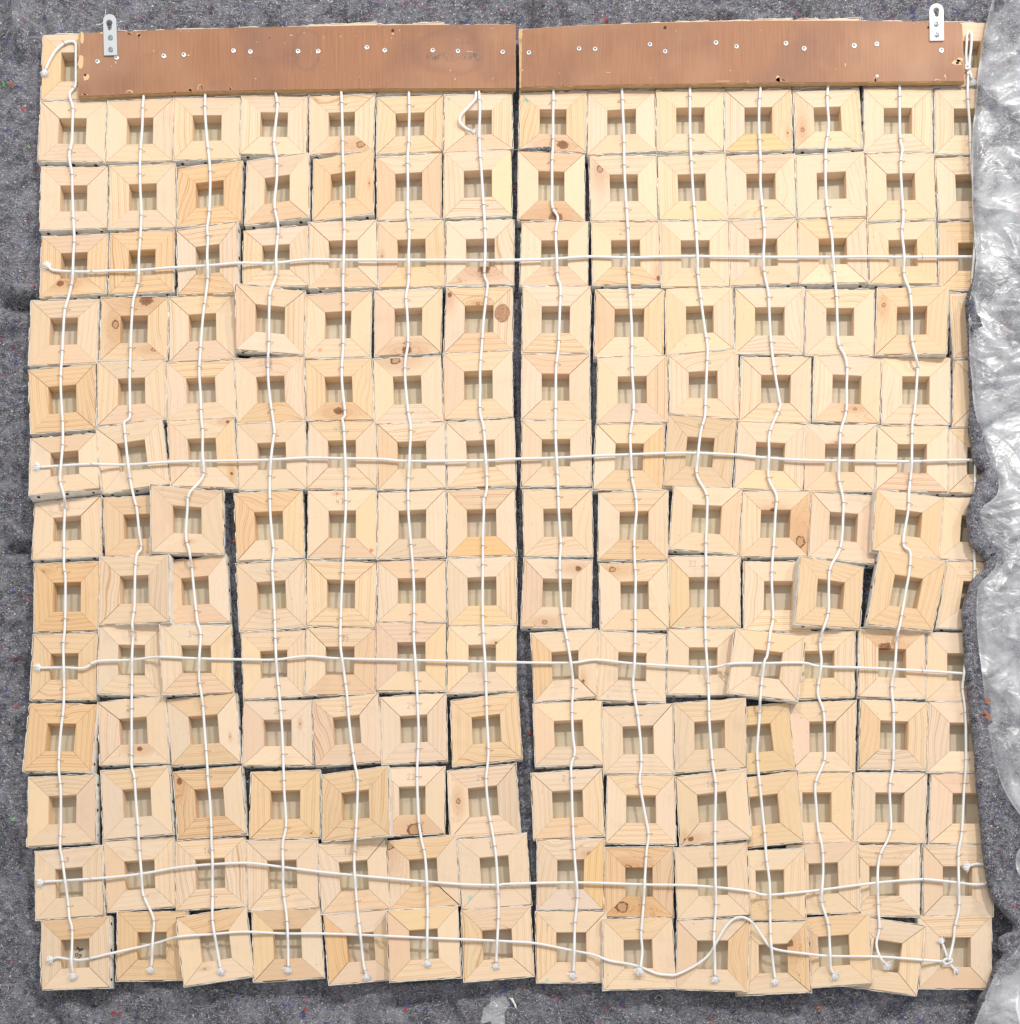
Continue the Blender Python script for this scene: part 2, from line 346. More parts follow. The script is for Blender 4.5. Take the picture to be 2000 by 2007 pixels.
# ------------------------------------------------------------------ the setting: felt on the floor
BASE = -0.0185
FOLDS = [  # segment in photo quarter-pixels, half width, height (mm)
    (60, -200, 150, 330, 60, 9), (230, -150, 300, 200, 50, -9), (-200, 330, 30, 560, 90, 7), (0, 2230, 300, 2260, 45, -14), (-50, 2100, 260, 2170, 60, 8), (-100, 2420, 160, 2360, 60, 8), (0, 4110, 240, 4090, 40, -14),
    (30, 3950, 190, 4040, 60, 8), (0, 4720, 210, 4660, 40, -8), (-60, 4950, 170, 4880, 80, 6), (0, 5600, 190, 5480, 50, -9), (-60, 5350, 150, 5330, 80, 7), (-100, 6000, 150, 6250, 80, 7), (-50, 6600, 250, 6950, 70, -9), (0, 6800, 260, 7100, 60, 8),
    (220, 7480, 420, 7750, 45, -12), (60, 7700, 330, 7400, 45, 7), (520, 7600, 700, 7800, 80, 6), (2980, 7560, 3210, 7520, 40, -10), (3050, 7440, 3400, 7460, 50, 9), (3400, 7600, 3500, 7800, 40, -10), (3250, 7660, 3380, 7800, 50, 7), (4250, 7520, 4400, 7760, 60, -8), (4060, 7560, 4180, 7780, 60, 6), (5000, 7500, 5200, 7760, 70, -7),
    (4000, -50, 3990, 130, 40, -11), (4230, -50, 4250, 140, 40, -11), (4110, -50, 4120, 150, 50, 7), (2000, -40, 2200, 100, 70, 6), (2500, 0, 2700, 120, 60, -7), (5300, 20, 5600, 60, 60, 6), (6300, -30, 6100, 100, 60, -6), (1300, -30, 1500, 120, 70, 6),
    (3890, 700, 3900, 1150, 8, 7), (3895, 2200, 3905, 3000, 10, 9), (3915, 3000, 3930, 4400, 10, 8), (3925, 4750, 3960, 5300, 24, 10), (3975, 5300, 4010, 5700, 30, 13), (3990, 5700, 4020, 6080, 26, 14), (4000, 6080, 4030, 6800, 10, 8),
    (4485, 2200, 4500, 2900, 10, 9), (4480, 2900, 4495, 4700, 10, 8), (2310, 3700, 2320, 5000, 8, 7), (1750, 3850, 1790, 5200, 8, 7),
]
def felt_h(x, y):
    X = (x / PX + CX) * 3.85; Y = (CY - y / PX) * 3.85
    inside = ((X > 240) & (X < 7650) & (Y > 230) & (Y < 7420))
    h = np.where(inside, 0.0015, 0.015) * fbm(x, y, 7.0, 3, 4) + 0.0036 * fbm(x, y, 30.0, 11, 3) * np.where(inside, 0.4, 1.0)
    h = h + 0.0011 * fbm(x, y, 190.0, 23, 2)
    rg = fbm(x + 0.3 * y, y, 6.0, 61, 3, 0.5, True); h = h - np.where(inside, 0.0, 0.019) * np.clip(rg - 0.15, 0, 1) ** 1.5
    for (x0, y0, x1, y1, hw, mm) in FOLDS:
        dx, dy = x1 - x0, y1 - y0
        wx = 25 * (vnoise(x * 30 + x0, y * 30, 9) - 0.5)
        t = np.clip(((X - x0) * dx + (Y - y0) * dy) / (dx * dx + dy * dy), 0, 1)
        d = np.hypot(X + wx - x0 - t * dx, Y + wx - y0 - t * dy)
        h = h + (1.5 if mm > 0 and not (240 < x0 < 7650 and 230 < y0 < 7400) else 0.75 if (240 < x0 < 7650 and 230 < y0 < 7400) else 1.1) * mm * MM * np.exp(-(d / hw) ** 2 * 1.1)
    return BASE + h - 0.001
def axis(a, b, step, dense=()):
    v = [a]
    while v[-1] < b:
        s = step
        for (c, d, t) in dense:
            if c <= v[-1] <= d: s = t
        v.append(v[-1] + s)
    return np.array(v)
gx = axis(-1.9, WX(7640), 0.03, ((-0.86, 0.55, 0.005), (WX(3860), WX(4100), 0.0022)))
gy = axis(-0.9, 2.5, 0.03, ((-0.02, 1.58, 0.005),))
X_, Y_ = np.meshgrid(gx, gy); Z_ = felt_h(X_, Y_)
def gridmesh(name, X, Y, Z, mat, smooth=True):
    ny, nx = X.shape; me = bpy.data.meshes.new(name)
    co = np.stack([X, Y, Z], -1).reshape(-1, 3); idx = np.arange(nx * ny).reshape(ny, nx)
    q = np.stack([idx[:-1, :-1], idx[:-1, 1:], idx[1:, 1:], idx[1:, :-1]], -1).reshape(-1, 4)
    me.vertices.add(len(co)); me.vertices.foreach_set('co', co.ravel().astype(np.float32))
    me.loops.add(q.size); me.loops.foreach_set('vertex_index', q.ravel().astype(np.int32))
    me.polygons.add(len(q)); me.polygons.foreach_set('loop_start', np.arange(0, q.size, 4, dtype=np.int32))
    me.materials.append(mat); me.update(calc_edges=True); me.validate()
    me.polygons.foreach_set('use_smooth', [smooth] * len(q)); return me
g = obj('ground', gridmesh('ground', X_, Y_, Z_, M['felt'])); g['kind'] = 'structure'; g['label'] = 'crumpled dark grey recycled felt spread out on the floor'
fl = obj('floor', mesh('floor', [(-4, -4, -0.045), (4, -4, -0.045), (4, 5, -0.045), (-4, 5, -0.045)], [(0, 1, 2, 3)], M['floor'])); fl['kind'] = 'structure'; fl['label'] = 'plain white floor showing past the felt at the right'

# ------------------------------------------------------------------ frame data: corners of each back as seen, TL TR BR BL
Q = {}
def row(r, txt):
    for c, ln in enumerate([t for t in txt.strip().split('\n') if t.strip()]):
        v = [float(a) for a in ln.split()]; Q[(r, c)] = [(v[0], v[1]), (v[2], v[3]), (v[4], v[5]), (v[6], v[7])]
row(0, '''325 262 820 250 815 748 312 752
822 240 1308 225 1305 735 812 750
1315 222 1815 212 1812 715 1312 725
1822 208 2325 202 2320 705 1820 712
2335 190 2840 172 2832 700 2335 708
2850 186 3350 170 3345 700 2845 710
3358 192 3875 188 3868 695 3352 700
3930 225 4422 206 4425 680 3925 690
4432 199 4930 170 4942 670 4440 688
4940 168 5440 154 5460 668 4952 675
5450 160 5975 141 5970 662 5470 670
5990 147 6490 139 6480 655 5985 665
6510 160 7030 165 7030 662 6525 665
7036 165 7545 172 7545 655 7035 652''')
row(1, '''310 765 805 763 785 1220 288 1210
815 765 1308 745 1300 1212 800 1222
1315 735 1815 735 1808 1195 1310 1208
1825 722 2322 728 2310 1165 1810 1160
2337 725 2828 712 2818 1135 2340 1165
2847 735 3350 712 3340 1140 2843 1165
3360 718 3862 705 3868 1120 3350 1150
3925 700 4427 692 4422 1150 3918 1125
4440 705 4942 680 4945 1135 4435 1168
4955 685 5460 678 5460 1137 4957 1142
5470 682 5973 672 5980 1132 5472 1142
5990 690 6480 668 6510 1115 6008 1120
6527 675 7033 672 7037 1145 6525 1147
7055 672 7560 675 7560 1160 7060 1162''')
row(2, '''315 1260 808 1258 805 1720 300 1735
828 1255 1322 1235 1325 1715 822 1728
1340 1270 1825 1208 1820 1670 1342 1710
1868 1218 2325 1150 2330 1635 1850 1700
2368 1205 2815 1133 2815 1610 2360 1668
2843 1188 3330 1152 3328 1640 2847 1665
3355 1150 3855 1125 3862 1625 3350 1645
3915 1140 4410 1158 4412 1665 3912 1655
4448 1175 4950 1172 4965 1660 4462 1665
4962 1180 5472 1157 5490 1655 4978 1657
5482 1175 5997 1162 6003 1640 5495 1650
6010 1175 6522 1140 6540 1630 6020 1647
6537 1162 7050 1155 7062 1648 6553 1665
7062 1192 7560 1170 7575 1645 7088 1655''')
row(3, '''318 1785 815 1765 800 2212 303 2243
835 1758 1315 1738 1308 2198 820 2222
1335 1740 1788 1672 1795 2205 1345 2225
1840 1738 2322 1702 2332 2155 1835 2165
2330 1680 2840 1662 2852 2162 2337 2172
2853 1680 3350 1655 3358 2158 2860 2168
3370 1672 3878 1655 3877 2145 3370 2152
3940 1678 4440 1668 4435 2152 3925 2155
4468 1678 4970 1665 4982 2142 4475 2148
4982 1670 5498 1665 5505 2160 4995 2163
5507 1668 6013 1652 6030 2133 5515 2155
6025 1662 6540 1645 6550 2130 6035 2137
6553 1690 7060 1665 7073 2140 6565 2137
7087 1680 7592 1668 7600 2188 7090 2188''')
row(4, '''238 2270 745 2257 727 2735 218 2755
770 2250 1268 2240 1260 2715 752 2723
1278 2245 1770 2215 1780 2705 1280 2730
1778 2140 2303 2198 2290 2675 1783 2635
2310 2230 2805 2195 2793 2690 2298 2705
2827 2195 3333 2175 3325 2658 2830 2685
3373 2170 3868 2165 3868 2640 3353 2665
3948 2165 4458 2157 4450 2665 3942 2660
4498 2183 5012 2180 5003 2680 4485 2692
5025 2175 5530 2170 5537 2630 5028 2680
5552 2180 6070 2173 6065 2672 5550 2668
6083 2188 6600 2183 6597 2680 6080 2677
6625 2177 7160 2157 7143 2662 6610 2675
7165 2215 7670 2195 7695 2705 7200 2700''')
row(5, '''215 2795 715 2747 722 3233 235 3270
738 2727 1245 2715 1252 3160 735 3212
1255 2735 1760 2712 1782 3150 1268 3178
1770 2710 2292 2682 2303 3175 1795 3193
2303 2717 2803 2702 2820 3165 2317 3172
2820 2712 3325 2685 3345 3178 2832 3200
3350 2672 3862 2645 3870 3145 3352 3165
3942 2672 4448 2680 4453 3168 3938 3165
4515 2697 5035 2683 5040 3185 4508 3190
5050 2682 5568 2628 5578 3160 5058 3120
5595 2693 6122 2690 6113 3190 5583 3178
6150 2672 6650 2700 6637 3195 6135 3175
6657 2700 7172 2702 7167 3202 6655 3197
7205 2718 7700 2710 7700 3220 7190 3222''')
row(6, '''235 3310 725 3268 750 3680 222 3735
725 3232 1220 3157 1280 3645 780 3722
1265 3182 1765 3150 1798 3680 1290 3665
1790 3200 2300 3178 2317 3685 1805 3700
2333 3182 2833 3168 2845 3675 2320 3687
2850 3202 3357 3182 3365 3680 2857 3693
3370 3187 3878 3160 3895 3662 3380 3680
3942 3177 4458 3170 4460 3665 3938 3670
4502 3195 5018 3203 4997 3695 4478 3693
5050 3128 5562 3160 5515 3682 5003 3665
5572 3180 6082 3205 6057 3705 5543 3682
6085 3207 6613 3205 6597 3705 6067 3703
6625 3217 7153 3212 7152 3712 6613 3692
7163 3235 7670 3225 7670 3725 7155 3715''')
row(7, '''265 3797 760 3743 760 4195 245 4220
780 3757 1270 3735 1270 4190 795 4195
1140 3660 1680 3705 1685 4178 1142 4165
1770 3722 2280 3700 2295 4203 1790 4230
2330 3707 2840 3695 2840 4210 2323 4212
2857 3722 3365 3692 3362 4200 2850 4218
3378 3702 3882 3685 3897 4185 3380 4203
3948 3698 4465 3690 4473 4193 3958 4198
4522 3717 5042 3697 5038 4220 4515 4225
5088 3667 5600 3685 5575 4183 5050 4140
5607 3710 6122 3705 6098 4195 5585 4200
6130 3712 6625 3745 6600 4255 6105 4200
6615 3692 7122 3755 7085 4215 6583 4150
7125 3755 7630 3750 7600 4240 7090 4215''')
row(8, '''262 4258 752 4238 742 4755 258 4765
755 4205 1272 4185 1278 4690 752 4712
1215 4245 1705 4185 1730 4690 1225 4710
1785 4258 2300 4222 2307 4730 1810 4765
2317 4227 2840 4248 2833 4735 2313 4718
2855 4237 3363 4228 3365 4688 2852 4692
3377 4220 3895 4195 3900 4708 3385 4722
3958 4215 4470 4228 4460 4732 3935 4730
4525 4252 5038 4240 5050 4742 4535 4755
5048 4200 5585 4195 5585 4725 5058 4737
5615 4240 6140 4238 6120 4760 5618 4760
6042 4198 6518 4282 6487 4742 6003 4707
6645 4150 7145 4235 7037 4758 6547 4708
7150 4235 7660 4245 7610 4755 7068 4735''')
row(9, '''256 4788 738 4775 722 5272 230 5280
752 4718 1235 4720 1240 5252 738 5232
1208 4712 1742 4718 1757 5225 1228 5237
1822 4777 2308 4755 2298 5248 1843 5275
2317 4737 2835 4742 2828 5233 2303 5243
2842 4697 3362 4690 3365 5212 2840 5210
3385 4728 3895 4722 3895 5212 3375 5230
4008 4780 4510 4748 4502 5255 4035 5297
4520 4760 5027 4788 5022 5298 4502 5282
5045 4748 5570 4745 5565 5240 5035 5235
5552 4742 6080 4802 6020 5288 5492 5225
5925 4770 6452 4757 6448 5255 5920 5275
6485 4742 6978 4762 6985 5270 6480 5255
7000 4775 7530 4780 7540 5290 6992 5285''')
row(10, '''228 5310 728 5315 692 5825 175 5818
740 5302 1248 5245 1275 5755 757 5770
1258 5283 1778 5232 1815 5750 1297 5775
1840 5295 2350 5285 2362 5772 1832 5775
2357 5285 2852 5228 2893 5742 2382 5778
2870 5262 3365 5230 3375 5735 2885 5765
3403 5290 3908 5225 3940 5725 3418 5782
4025 5312 4538 5282 4562 5770 4042 5780
4545 5340 5078 5310 5090 5840 4560 5835
5090 5308 5625 5268 5630 5790 5095 5830
5430 5350 5945 5305 6005 5800 5490 5850
5960 5305 6462 5287 6452 5820 5965 5822
6500 5280 7000 5305 6992 5812 6485 5800
7010 5297 7560 5300 7560 5825 6998 5825''')
row(11, '''218 5868 722 5843 717 6355 205 6387
765 5820 1272 5778 1302 6290 782 6335
1310 5825 1818 5780 1857 6290 1345 6335
1898 5828 2413 5812 2415 6318 1885 6330
2430 5848 2925 5782 2942 6300 2435 6352
2860 5800 3357 5783 3355 6287 2865 6308
3380 5820 3890 5765 3930 6283 3400 6330
4012 5835 4545 5800 4560 6305 4030 6333
4588 5845 5090 5850 5102 6370 4573 6362
5102 5865 5627 5800 5670 6322 5135 6382
5480 5890 6015 5818 6065 6345 5530 6405
5895 5830 6425 5833 6432 6352 5900 6360
6447 5830 6993 5835 6985 6357 6440 6357
7030 5837 7575 5830 7585 6365 7013 6363''')
row(12, '''266 6428 765 6380 780 6903 273 6940
780 6353 1312 6315 1323 6840 812 6880
1323 6350 1848 6318 1862 6830 1330 6870
1856 6345 2392 6333 2405 6848 1875 6873
2397 6375 2910 6320 2942 6855 2430 6897
2925 6348 3440 6300 3470 6830 2947 6860
3453 6340 3972 6287 4010 6825 3488 6862
4058 6343 4562 6325 4550 6860 4052 6865
4565 6395 5078 6390 5080 6918 4562 6915
5093 6400 5635 6363 5658 6903 5115 6935
5545 6425 6072 6402 6080 6938 5550 6945
5940 6378 6478 6348 6495 6885 5945 6900
6400 6378 6942 6375 6940 6912 6405 6910
6968 6377 7492 6375 7495 6915 6970 6910''')
row(13, '''310 6948 822 6915 825 7448 316 7468
890 6882 1410 6880 1400 7392 880 7402
1333 6928 1855 6840 1915 7363 1390 7443
1905 6872 2415 6855 2445 7375 1915 7408
2443 6905 2965 6865 3000 7385 2485 7432
2922 6873 3452 6840 3480 7372 2945 7408
3483 6868 4002 6838 4032 7365 3502 7408
4045 6880 4575 6878 4580 7410 4052 7415
4550 6938 5072 6925 5098 7455 4557 7470
5112 6945 5655 6935 5640 7480 5105 7463
5570 6970 6090 6955 6120 7485 5560 7508
6010 6935 6555 6890 6583 7420 6030 7458
6470 6910 6987 6990 6915 7512 6400 7438
6935 6915 7482 6912 7480 7460 6942 7458''')
# how far each corner is propped up (mm) where a frame lies on or leans against its neighbour
LIFT = {(4, 3): (17, 14, 4, 12), (7, 2): (19, 17, 5, 18), (8, 1): (3, 17, 17, 3), (9, 2): (12, 4, 4, 12), (8, 11): (17, 6, 6, 17), (8, 12): (14, 9, 8, 15),
        (9, 10): (15, 19, 19, 15), (10, 9): (2, 18, 18, 2), (10, 10): (0, 9, 9, 0), (11, 4): (2, 17, 17, 2), (11, 9): (2, 18, 18, 2), (11, 10): (0, 11, 11, 0),
        (12, 9): (2, 17, 17, 2), (12, 10): (0, 13, 13, 0), (12, 11): (0, 15, 15, 0), (13, 2): (17, 6, 6, 17), (13, 5): (16, 4, 4, 16), (13, 8): (8, 2, 2, 8),
        (13, 9): (2, 17, 17, 2), (13, 10): (0, 15, 15, 0), (13, 11): (0, 17, 17, 0), (13, 12): (0, 12, 12, 0), (7, 12): (15, 5, 5, 14), (4, 12): (4, 13, 12, 4),
        (6, 0): (3, 3, 13, 16), (3, 2): (1, 8, 7, 1), (2, 3): (1, 6, 6, 3), (2, 4): (1, 5, 5, 3), (10, 0): (1, 6, 9, 3), (11, 0): (2, 8, 8, 2), (12, 0): (1, 5, 5, 1),
        (13, 0): (3, 9, 9, 3), (11, 1): (1, 6, 6, 1), (11, 2): (1, 6, 6, 1), (10, 2): (1, 5, 4, 1), (7, 11): (3, 2, 2, 3), (1, 0): (0, 0, 3, 5), (9, 7): (1, 3, 3, 1), (3, 8): (0, 0, 3, 4)}
def corner_heights(r, c):
    if (r, c) in LIFT: return [v * MM for v in LIFT[(r, c)]]
    if r == 0: return [0.0] * 4
    a, b, k = rnd.uniform(-1.0, 1.0), rnd.uniform(-1.0, 1.0), rnd.uniform(0.3, 1.4)
    return [max(0.0, k + s * a + t * b) * MM for s, t in ((-1, -1), (1, -1), (1, 1), (-1, 1))]
DEPTH = 0.0170
FR = {}
class Frame:
    def __init__(s, r, c):
        s.r, s.c = r, c; s.h = corner_heights(r, c)
        s.k = [W(x, y, h) for (x, y), h in zip(Q[(r, c)], s.h)]
        d1 = s.k[2] - s.k[0]; d2 = s.k[3] - s.k[1]; s.n = d1.cross(d2).normalized()
        if s.n.z < 0: s.n = -s.n
    def P(s, u, v, w=0.0):
        a, b, c_, d = s.k
        return (a * (1 - u) + b * u) * (1 - v) + (d * (1 - u) + c_ * u) * v - s.n * w
    def inv(s, x, y):
        u = v = 0.5
        ce = (s.k[0] + s.k[1] + s.k[2] + s.k[3]) / 4
        if abs(x - ce.x) > 0.085 or abs(y - ce.y) > 0.085: return 9.0, 9.0
        for _ in range(6):
            p = s.P(u, v); e = Vector((x - p.x, y - p.y))
            du = s.P(u + 0.01, v) - p; dv = s.P(u, v + 0.01) - p
            det = du.x * dv.y - du.y * dv.x
            u += 0.01 * (e.x * dv.y - e.y * dv.x) / det; v += 0.01 * (du.x * e.y - du.y * e.x) / det
        return u, v
for r in range(14):
    for c in range(14): FR[(r, c)] = Frame(r, c)
CELL = {}
for f_ in FR.values():
    xs = [k.x for k in f_.k]; ys = [k.y for k in f_.k]
    for i_ in range(int((min(xs) - 0.006) // 0.05), int((max(xs) + 0.006) // 0.05) + 1):
        for j_ in range(int((min(ys) - 0.006) // 0.05), int((max(ys) + 0.006) // 0.05) + 1): CELL.setdefault((i_, j_), []).append(f_)
def top_at(x, y):
    """height of the highest frame back over a point of the plane"""
    best = None
    for f in CELL.get((int(x // 0.05), int(y // 0.05)), ()):
        u, v = f.inv(x, y)
        if -0.04 < u < 1.04 and -0.04 < v < 1.04:
            z = f.P(u, v).z
            if best is None or z > best[0]: best = (z, f, u, v)
    return best

# per bar wood: colour multiplier and grain contrast ('t','r','b','l')
def tone(): 
    k = rnd.gauss(0.995, 0.025); w_ = rnd.gauss(0, 0.025)
    col = [k * (1.0 + w_ * 0.3), k * (1.0 - w_ * 0.2 - abs(rnd.gauss(0, 0.012))), k * (1.0 - w_ * 1.6)]
    if rnd.random() < 0.11: col = [col[0] * 0.96, col[1] * 0.90, col[2] * 0.88]      # pinkish heartwood
    elif rnd.random() < 0.10: col = [col[0] * 1.0, col[1] * 0.96, col[2] * 0.87]     # resin yellow
    g_ = rnd.choice((0.06, 0.1, 0.16, 0.24, 0.32, 0.42, 0.55))
    return [min(1.12, x) for x in col], g_
ORANGE = (0.97, 0.82, 0.62); TAN = (0.88, 0.80, 0.70); PINK = (0.90, 0.78, 0.70); YEL = (1.0, 0.84, 0.52)
BARS = {}
def bars(r, c, which, col, g_):
    for ch in which: BARS[(r, c, ch)] = (tuple(1 - (1 - x) * 0.72 for x in col), g_ * 0.85)
bars(2, 2, 'trbl', ORANGE, 0.75); bars(3, 0, 'rbl', (0.98, 0.88, 0.74), 0.5); bars(3, 1, 'trbl', (0.97, 0.85, 0.68), 0.75); bars(5, 0, 'trbl', (0.96, 0.84, 0.66), 0.6)
bars(8, 0, 'tlb', (0.93, 0.76, 0.52), 0.75); bars(8, 0, 'r', ORANGE, 0.4); bars(10, 0, 'trbl', (0.97, 0.82, 0.60), 0.7); bars(11, 2, 'tbl', (0.95, 0.82, 0.66), 0.9)
bars(7, 3, 'tl', (0.95, 0.80, 0.62), 0.5); bars(7, 6, 'b', (0.98, 0.76, 0.42), 0.3); bars(6, 8, 'r', (0.97, 0.80, 0.58), 0.6); bars(6, 9, 'trbl', (0.82, 0.76, 0.68), 0.4)
bars(13, 5 - 1, 'l', (0.98, 0.76, 0.50), 0.4); bars(12, 7, 'r', YEL, 0.5); bars(10, 10, 'trbl', (0.92, 0.82, 0.60), 0.3); bars(13, 3, 'tb', (0.82, 0.70, 0.60), 0.2)
bars(13, 0, 't', (0.85, 0.72, 0.58), 0.6); bars(5, 3, 'b', (0.92, 0.78, 0.60), 0.6); bars(1, 10, 'b', (1.0, 0.88, 0.58), 0.5); bars(2, 7, 'tb', PINK, 0.25); bars(2, 7, 'lr', (1.05, 1.02, 1.0), 0.05)
bars(3, 8, 'b', (0.93, 0.82, 0.68), 0.5); bars(8, 9, 'b', (0.86, 0.80, 0.70), 0.3); bars(8, 9, 'l', (0.97, 0.87, 0.66), 0.4); bars(8, 12, 'trbl', (0.92, 0.82, 0.66), 0.35); bars(8, 11, 'trbl', (0.92, 0.84, 0.72), 0.45)
bars(4, 8, 'l', PINK, 0.25); bars(9, 4, 'rb', PINK, 0.3); bars(9, 6, 't', (1.05, 1.04, 1.04), 0.1); bars(9, 7, 'l', (0.96, 0.82, 0.62), 0.7); bars(2, 4, 'trbl', (0.95, 0.84, 0.70), 0.3)
bars(2, 5, 'rl', PINK, 0.2); bars(2, 3, 'b', PINK, 0.3); bars(3, 2, 'b', (0.96, 0.84, 0.68), 0.5); bars(3, 9, 'b', (1, 0.96, 0.9), 0.2); bars(1, 5, 'trbl', (0.99, 0.93, 0.84), 0.5); bars(1, 7, 'lr', (0.98, 0.90, 0.76), 0.6)
bars(4, 1, 'trbl', (0.97, 0.90, 0.80), 0.5); bars(4, 12, 'trbl', (0.99, 0.88, 0.76), 0.35); bars(5, 6, 'tb', (1, 0.95, 0.86), 0.45); bars(7, 10, 'r', (0.95, 0.80, 0.62), 0.4); bars(7, 12, 'lr', (0.94, 0.83, 0.66), 0.25)
bars(13, 2, 't', (0.93, 0.78, 0.62), 0.4); bars(13, 1, 'trbl', (0.95, 0.83, 0.66), 0.5); bars(11, 3, 'trbl', (0.98, 0.87, 0.70), 0.5); bars(11, 4, 'trbl', (0.97, 0.87, 0.72), 0.55); bars(8, 4, 'trbl', (1.02, 0.97, 0.88), 0.5)
bars(12, 8, 'tl', (0.95, 0.80, 0.64), 0.8); bars(12, 8, 'b', (0.97, 0.80, 0.54), 0.5); bars(12, 5, 'tb', (0.93, 0.82, 0.68), 0.5); bars(13, 11, 't', (0.97, 0.86, 0.72), 0.4); bars(10, 13 - 1, 'l', (0.98, 0.85, 0.68), 0.5)
bars(10, 2, 'tb', (0.93, 0.83, 0.70), 0.3); bars(3, 13, 'tb', (0.97, 0.84, 0.66), 0.6); bars(9, 0, 'trbl', (0.98, 0.89, 0.76), 0.5); bars(11, 10, 'trbl', (0.98, 0.90, 0.76), 0.3); bars(10, 6, 'trbl', (0.98, 0.89, 0.76), 0.5)
bars(13, 10, 'r', (0.96, 0.86, 0.70), 0.5); bars(13, 9, 'r', (0.94, 0.80, 0.62), 0.5); bars(7, 1, 'trbl', (0.93, 0.83, 0.73), 0.3); bars(5, 4, 'trbl', (1.0, 0.92, 0.80), 0.45)
KNOTS = [(2722, 1087, 24), (3610, 2283, 11), (4248, 1095, 30), (4525, 1270, 20), (455, 2140, 20), (868, 2445, 22), (3392, 2225, 14), (3070, 2640, 26), (2985, 2712, 26), (2555, 3105, 24), (3655, 2030, 34), (1108, 2262, 34), (1162, 2636, 15),
         (4195, 1640, 34), (6045, 4085, 30), (4365, 4285, 16), (4625, 4290, 18), (4112, 4697, 14), (6680, 4885, 34), (4407, 5140, 9), (1055, 5655, 14), (3745, 4845, 8), (2935, 6375, 26), (3130, 6265, 40), (4695, 6848, 34),
         (4740, 6545, 22), (4450, 6437, 12), (5212, 6338, 14), (5955, 7120, 22), (6090, 7125, 16), (1350, 5895, 18), (6660, 2312, 12), (6455, 3087, 10), (5835, 3855, 16), (3455, 6045, 14), (4975, 2100, 14), (6055, 975, 12),
         (1718, 3177, 10), (1400, 3228, 10), (1752, 3568, 9), (2880, 1870 + 60, 6), (2012, 5455, 5), (2270, 5460, 5), (2350, 6290, 6), (2545, 3720, 5), (1745, 5560, 4), (3645, 3000, 5), (5165, 6338, 8), (2795, 1392, 5), (6310, 3332, 6),
         (6065, 4130, 6), (325, 4307, 9), (1560, 7740 - 420, 5), (5950, 1000, 5), (5940, 865, 7), (2015, 2900 - 65, 4), (1440, 4110, 5), (2535, 5350 - 815, 8)]
STAINS = [((3390, 742), 16, (0.12, 0.48, 0.45)), ((3805, 745), 12, (0.10, 0.50, 0.46)), ((3972, 752), 24, (0.10, 0.42, 0.38)), ((5525, 2118), 13, (0.90, 0.55, 0.03)), ((2805, 4152), 18, (0.80, 0.12, 0.08)), ((2415, 2642), 18, (0.85, 0.30, 0.12)),
          ((2378, 6285), 16, (0.90, 0.60, 0.03)), ((6695, 2730), 12, (0.88, 0.62, 0.12)), ((5185, 1132), 14, (0.85, 0.58, 0.05)), ((5120, 4715), 10, (0.20, 0.55, 0.42)), ((4035, 7425 - 20), 8, (0.3, 0.6, 0.5)), ((3545, 6780), 22, (0.25, 0.55, 0.45)),
          ((6235, 5830 + 20), 8, (0.88, 0.65, 0.1)), ((5980, 6076), 7, (0.9, 0.62, 0.05)), ((5845, 4700), 10, (0.88, 0.60, 0.05)), ((4130, 7400), 16, (0.25, 0.55, 0.45)), ((4585, 7448), 12, (0.85, 0.35, 0.10)), ((4030 + 520, 7070), 8, (0.85, 0.30, 0.08)),
          ((5005, 6490), 8, (0.85, 0.6, 0.2)), ((2332, 6655), 7, (0.9, 0.65, 0.05)), ((2612, 6365), 12, (0.88, 0.65, 0.10)), ((4035, 4720), 7, (0.7, 0.1, 0.1)), ((4535, 4700), 9, (0.65, 0.08, 0.10)), ((5550, 7170 + 10), 6, (0.85, 0.3, 0.1)),
          ((4590, 5260), 16, (0.60, 0.45, 0.50)), ((6045, 5415), 10, (0.80, 0.15, 0.10)), ((5595 + 10, 7440), 12, (0.85, 0.30, 0.08)), ((3225, 6785), 14, (0.40, 0.42, 0.48)), ((4855, 4080), 9, (0.40, 0.44, 0.50)), ((3620, 7135), 10, (0.40, 0.42, 0.46)),
          ((6945, 3570), 12, (0.25, 0.12, 0.09)), ((5315, 2500), 16, (0.78, 0.50, 0.42)), ((1775, 4610), 9, (0.90, 0.70, 0.2)), ((5895, 6360 - 30), 6, (0.9, 0.6, 0.1))]

tack_me = None
def make_tack_mesh():
    V = [(0, 0, 0.0011)]; F = []
    for k in range(8):
        a = math.pi * k / 4; V.append((math.cos(a) * 0.0018, math.sin(a) * 0.0018, 0.0009))
    for k in range(8):
        a = math.pi * k / 4; V.append((math.cos(a) * 0.0026, math.sin(a) * 0.0026, 0.0))
    for k in range(8):
        n = (k + 1) % 8; F.append((0, 1 + k, 1 + n)); F.append((1 + k, 9 + k, 9 + n, 1 + n))
    return mesh('tack', V, F, M['tack'], smooth=True)
tack_me = make_tack_mesh()
def staple_mesh(kind):
    m_ = MM
    pts = [[(-3.0, 0, -1.0), (-2.7, 0, 1.2), (-2.2, 0, 3.9), (0, 0, 4.75), (2.3, 0, 3.8), (4.2, 0, 1.6), (6.6, 0, 0.5)],
           [(-6.3, 0, 0.5), (-4.0, 0, 1.8), (-2.2, 0, 4.0), (0, 0, 4.75), (2.3, 0, 3.9), (2.8, 0, 0.8), (2.9, 0, -1.0)],
           [(-4.8, 0, 0.4), (-2.6, 0, 3.4), (0, 0, 4.8), (2.6, 0, 3.5), (4.2, 0, 1.4), (5.2, 0.6, 0.5), (7.4, 1.6, 0.5)]][kind]
    V, F, U = tube([Vector(p) * m_ for p in pts], 0.00034, 5); return mesh('staple', V, F, M['steel'], smooth=True)
STAPLES = [staple_mesh(k) for k in range(3)]

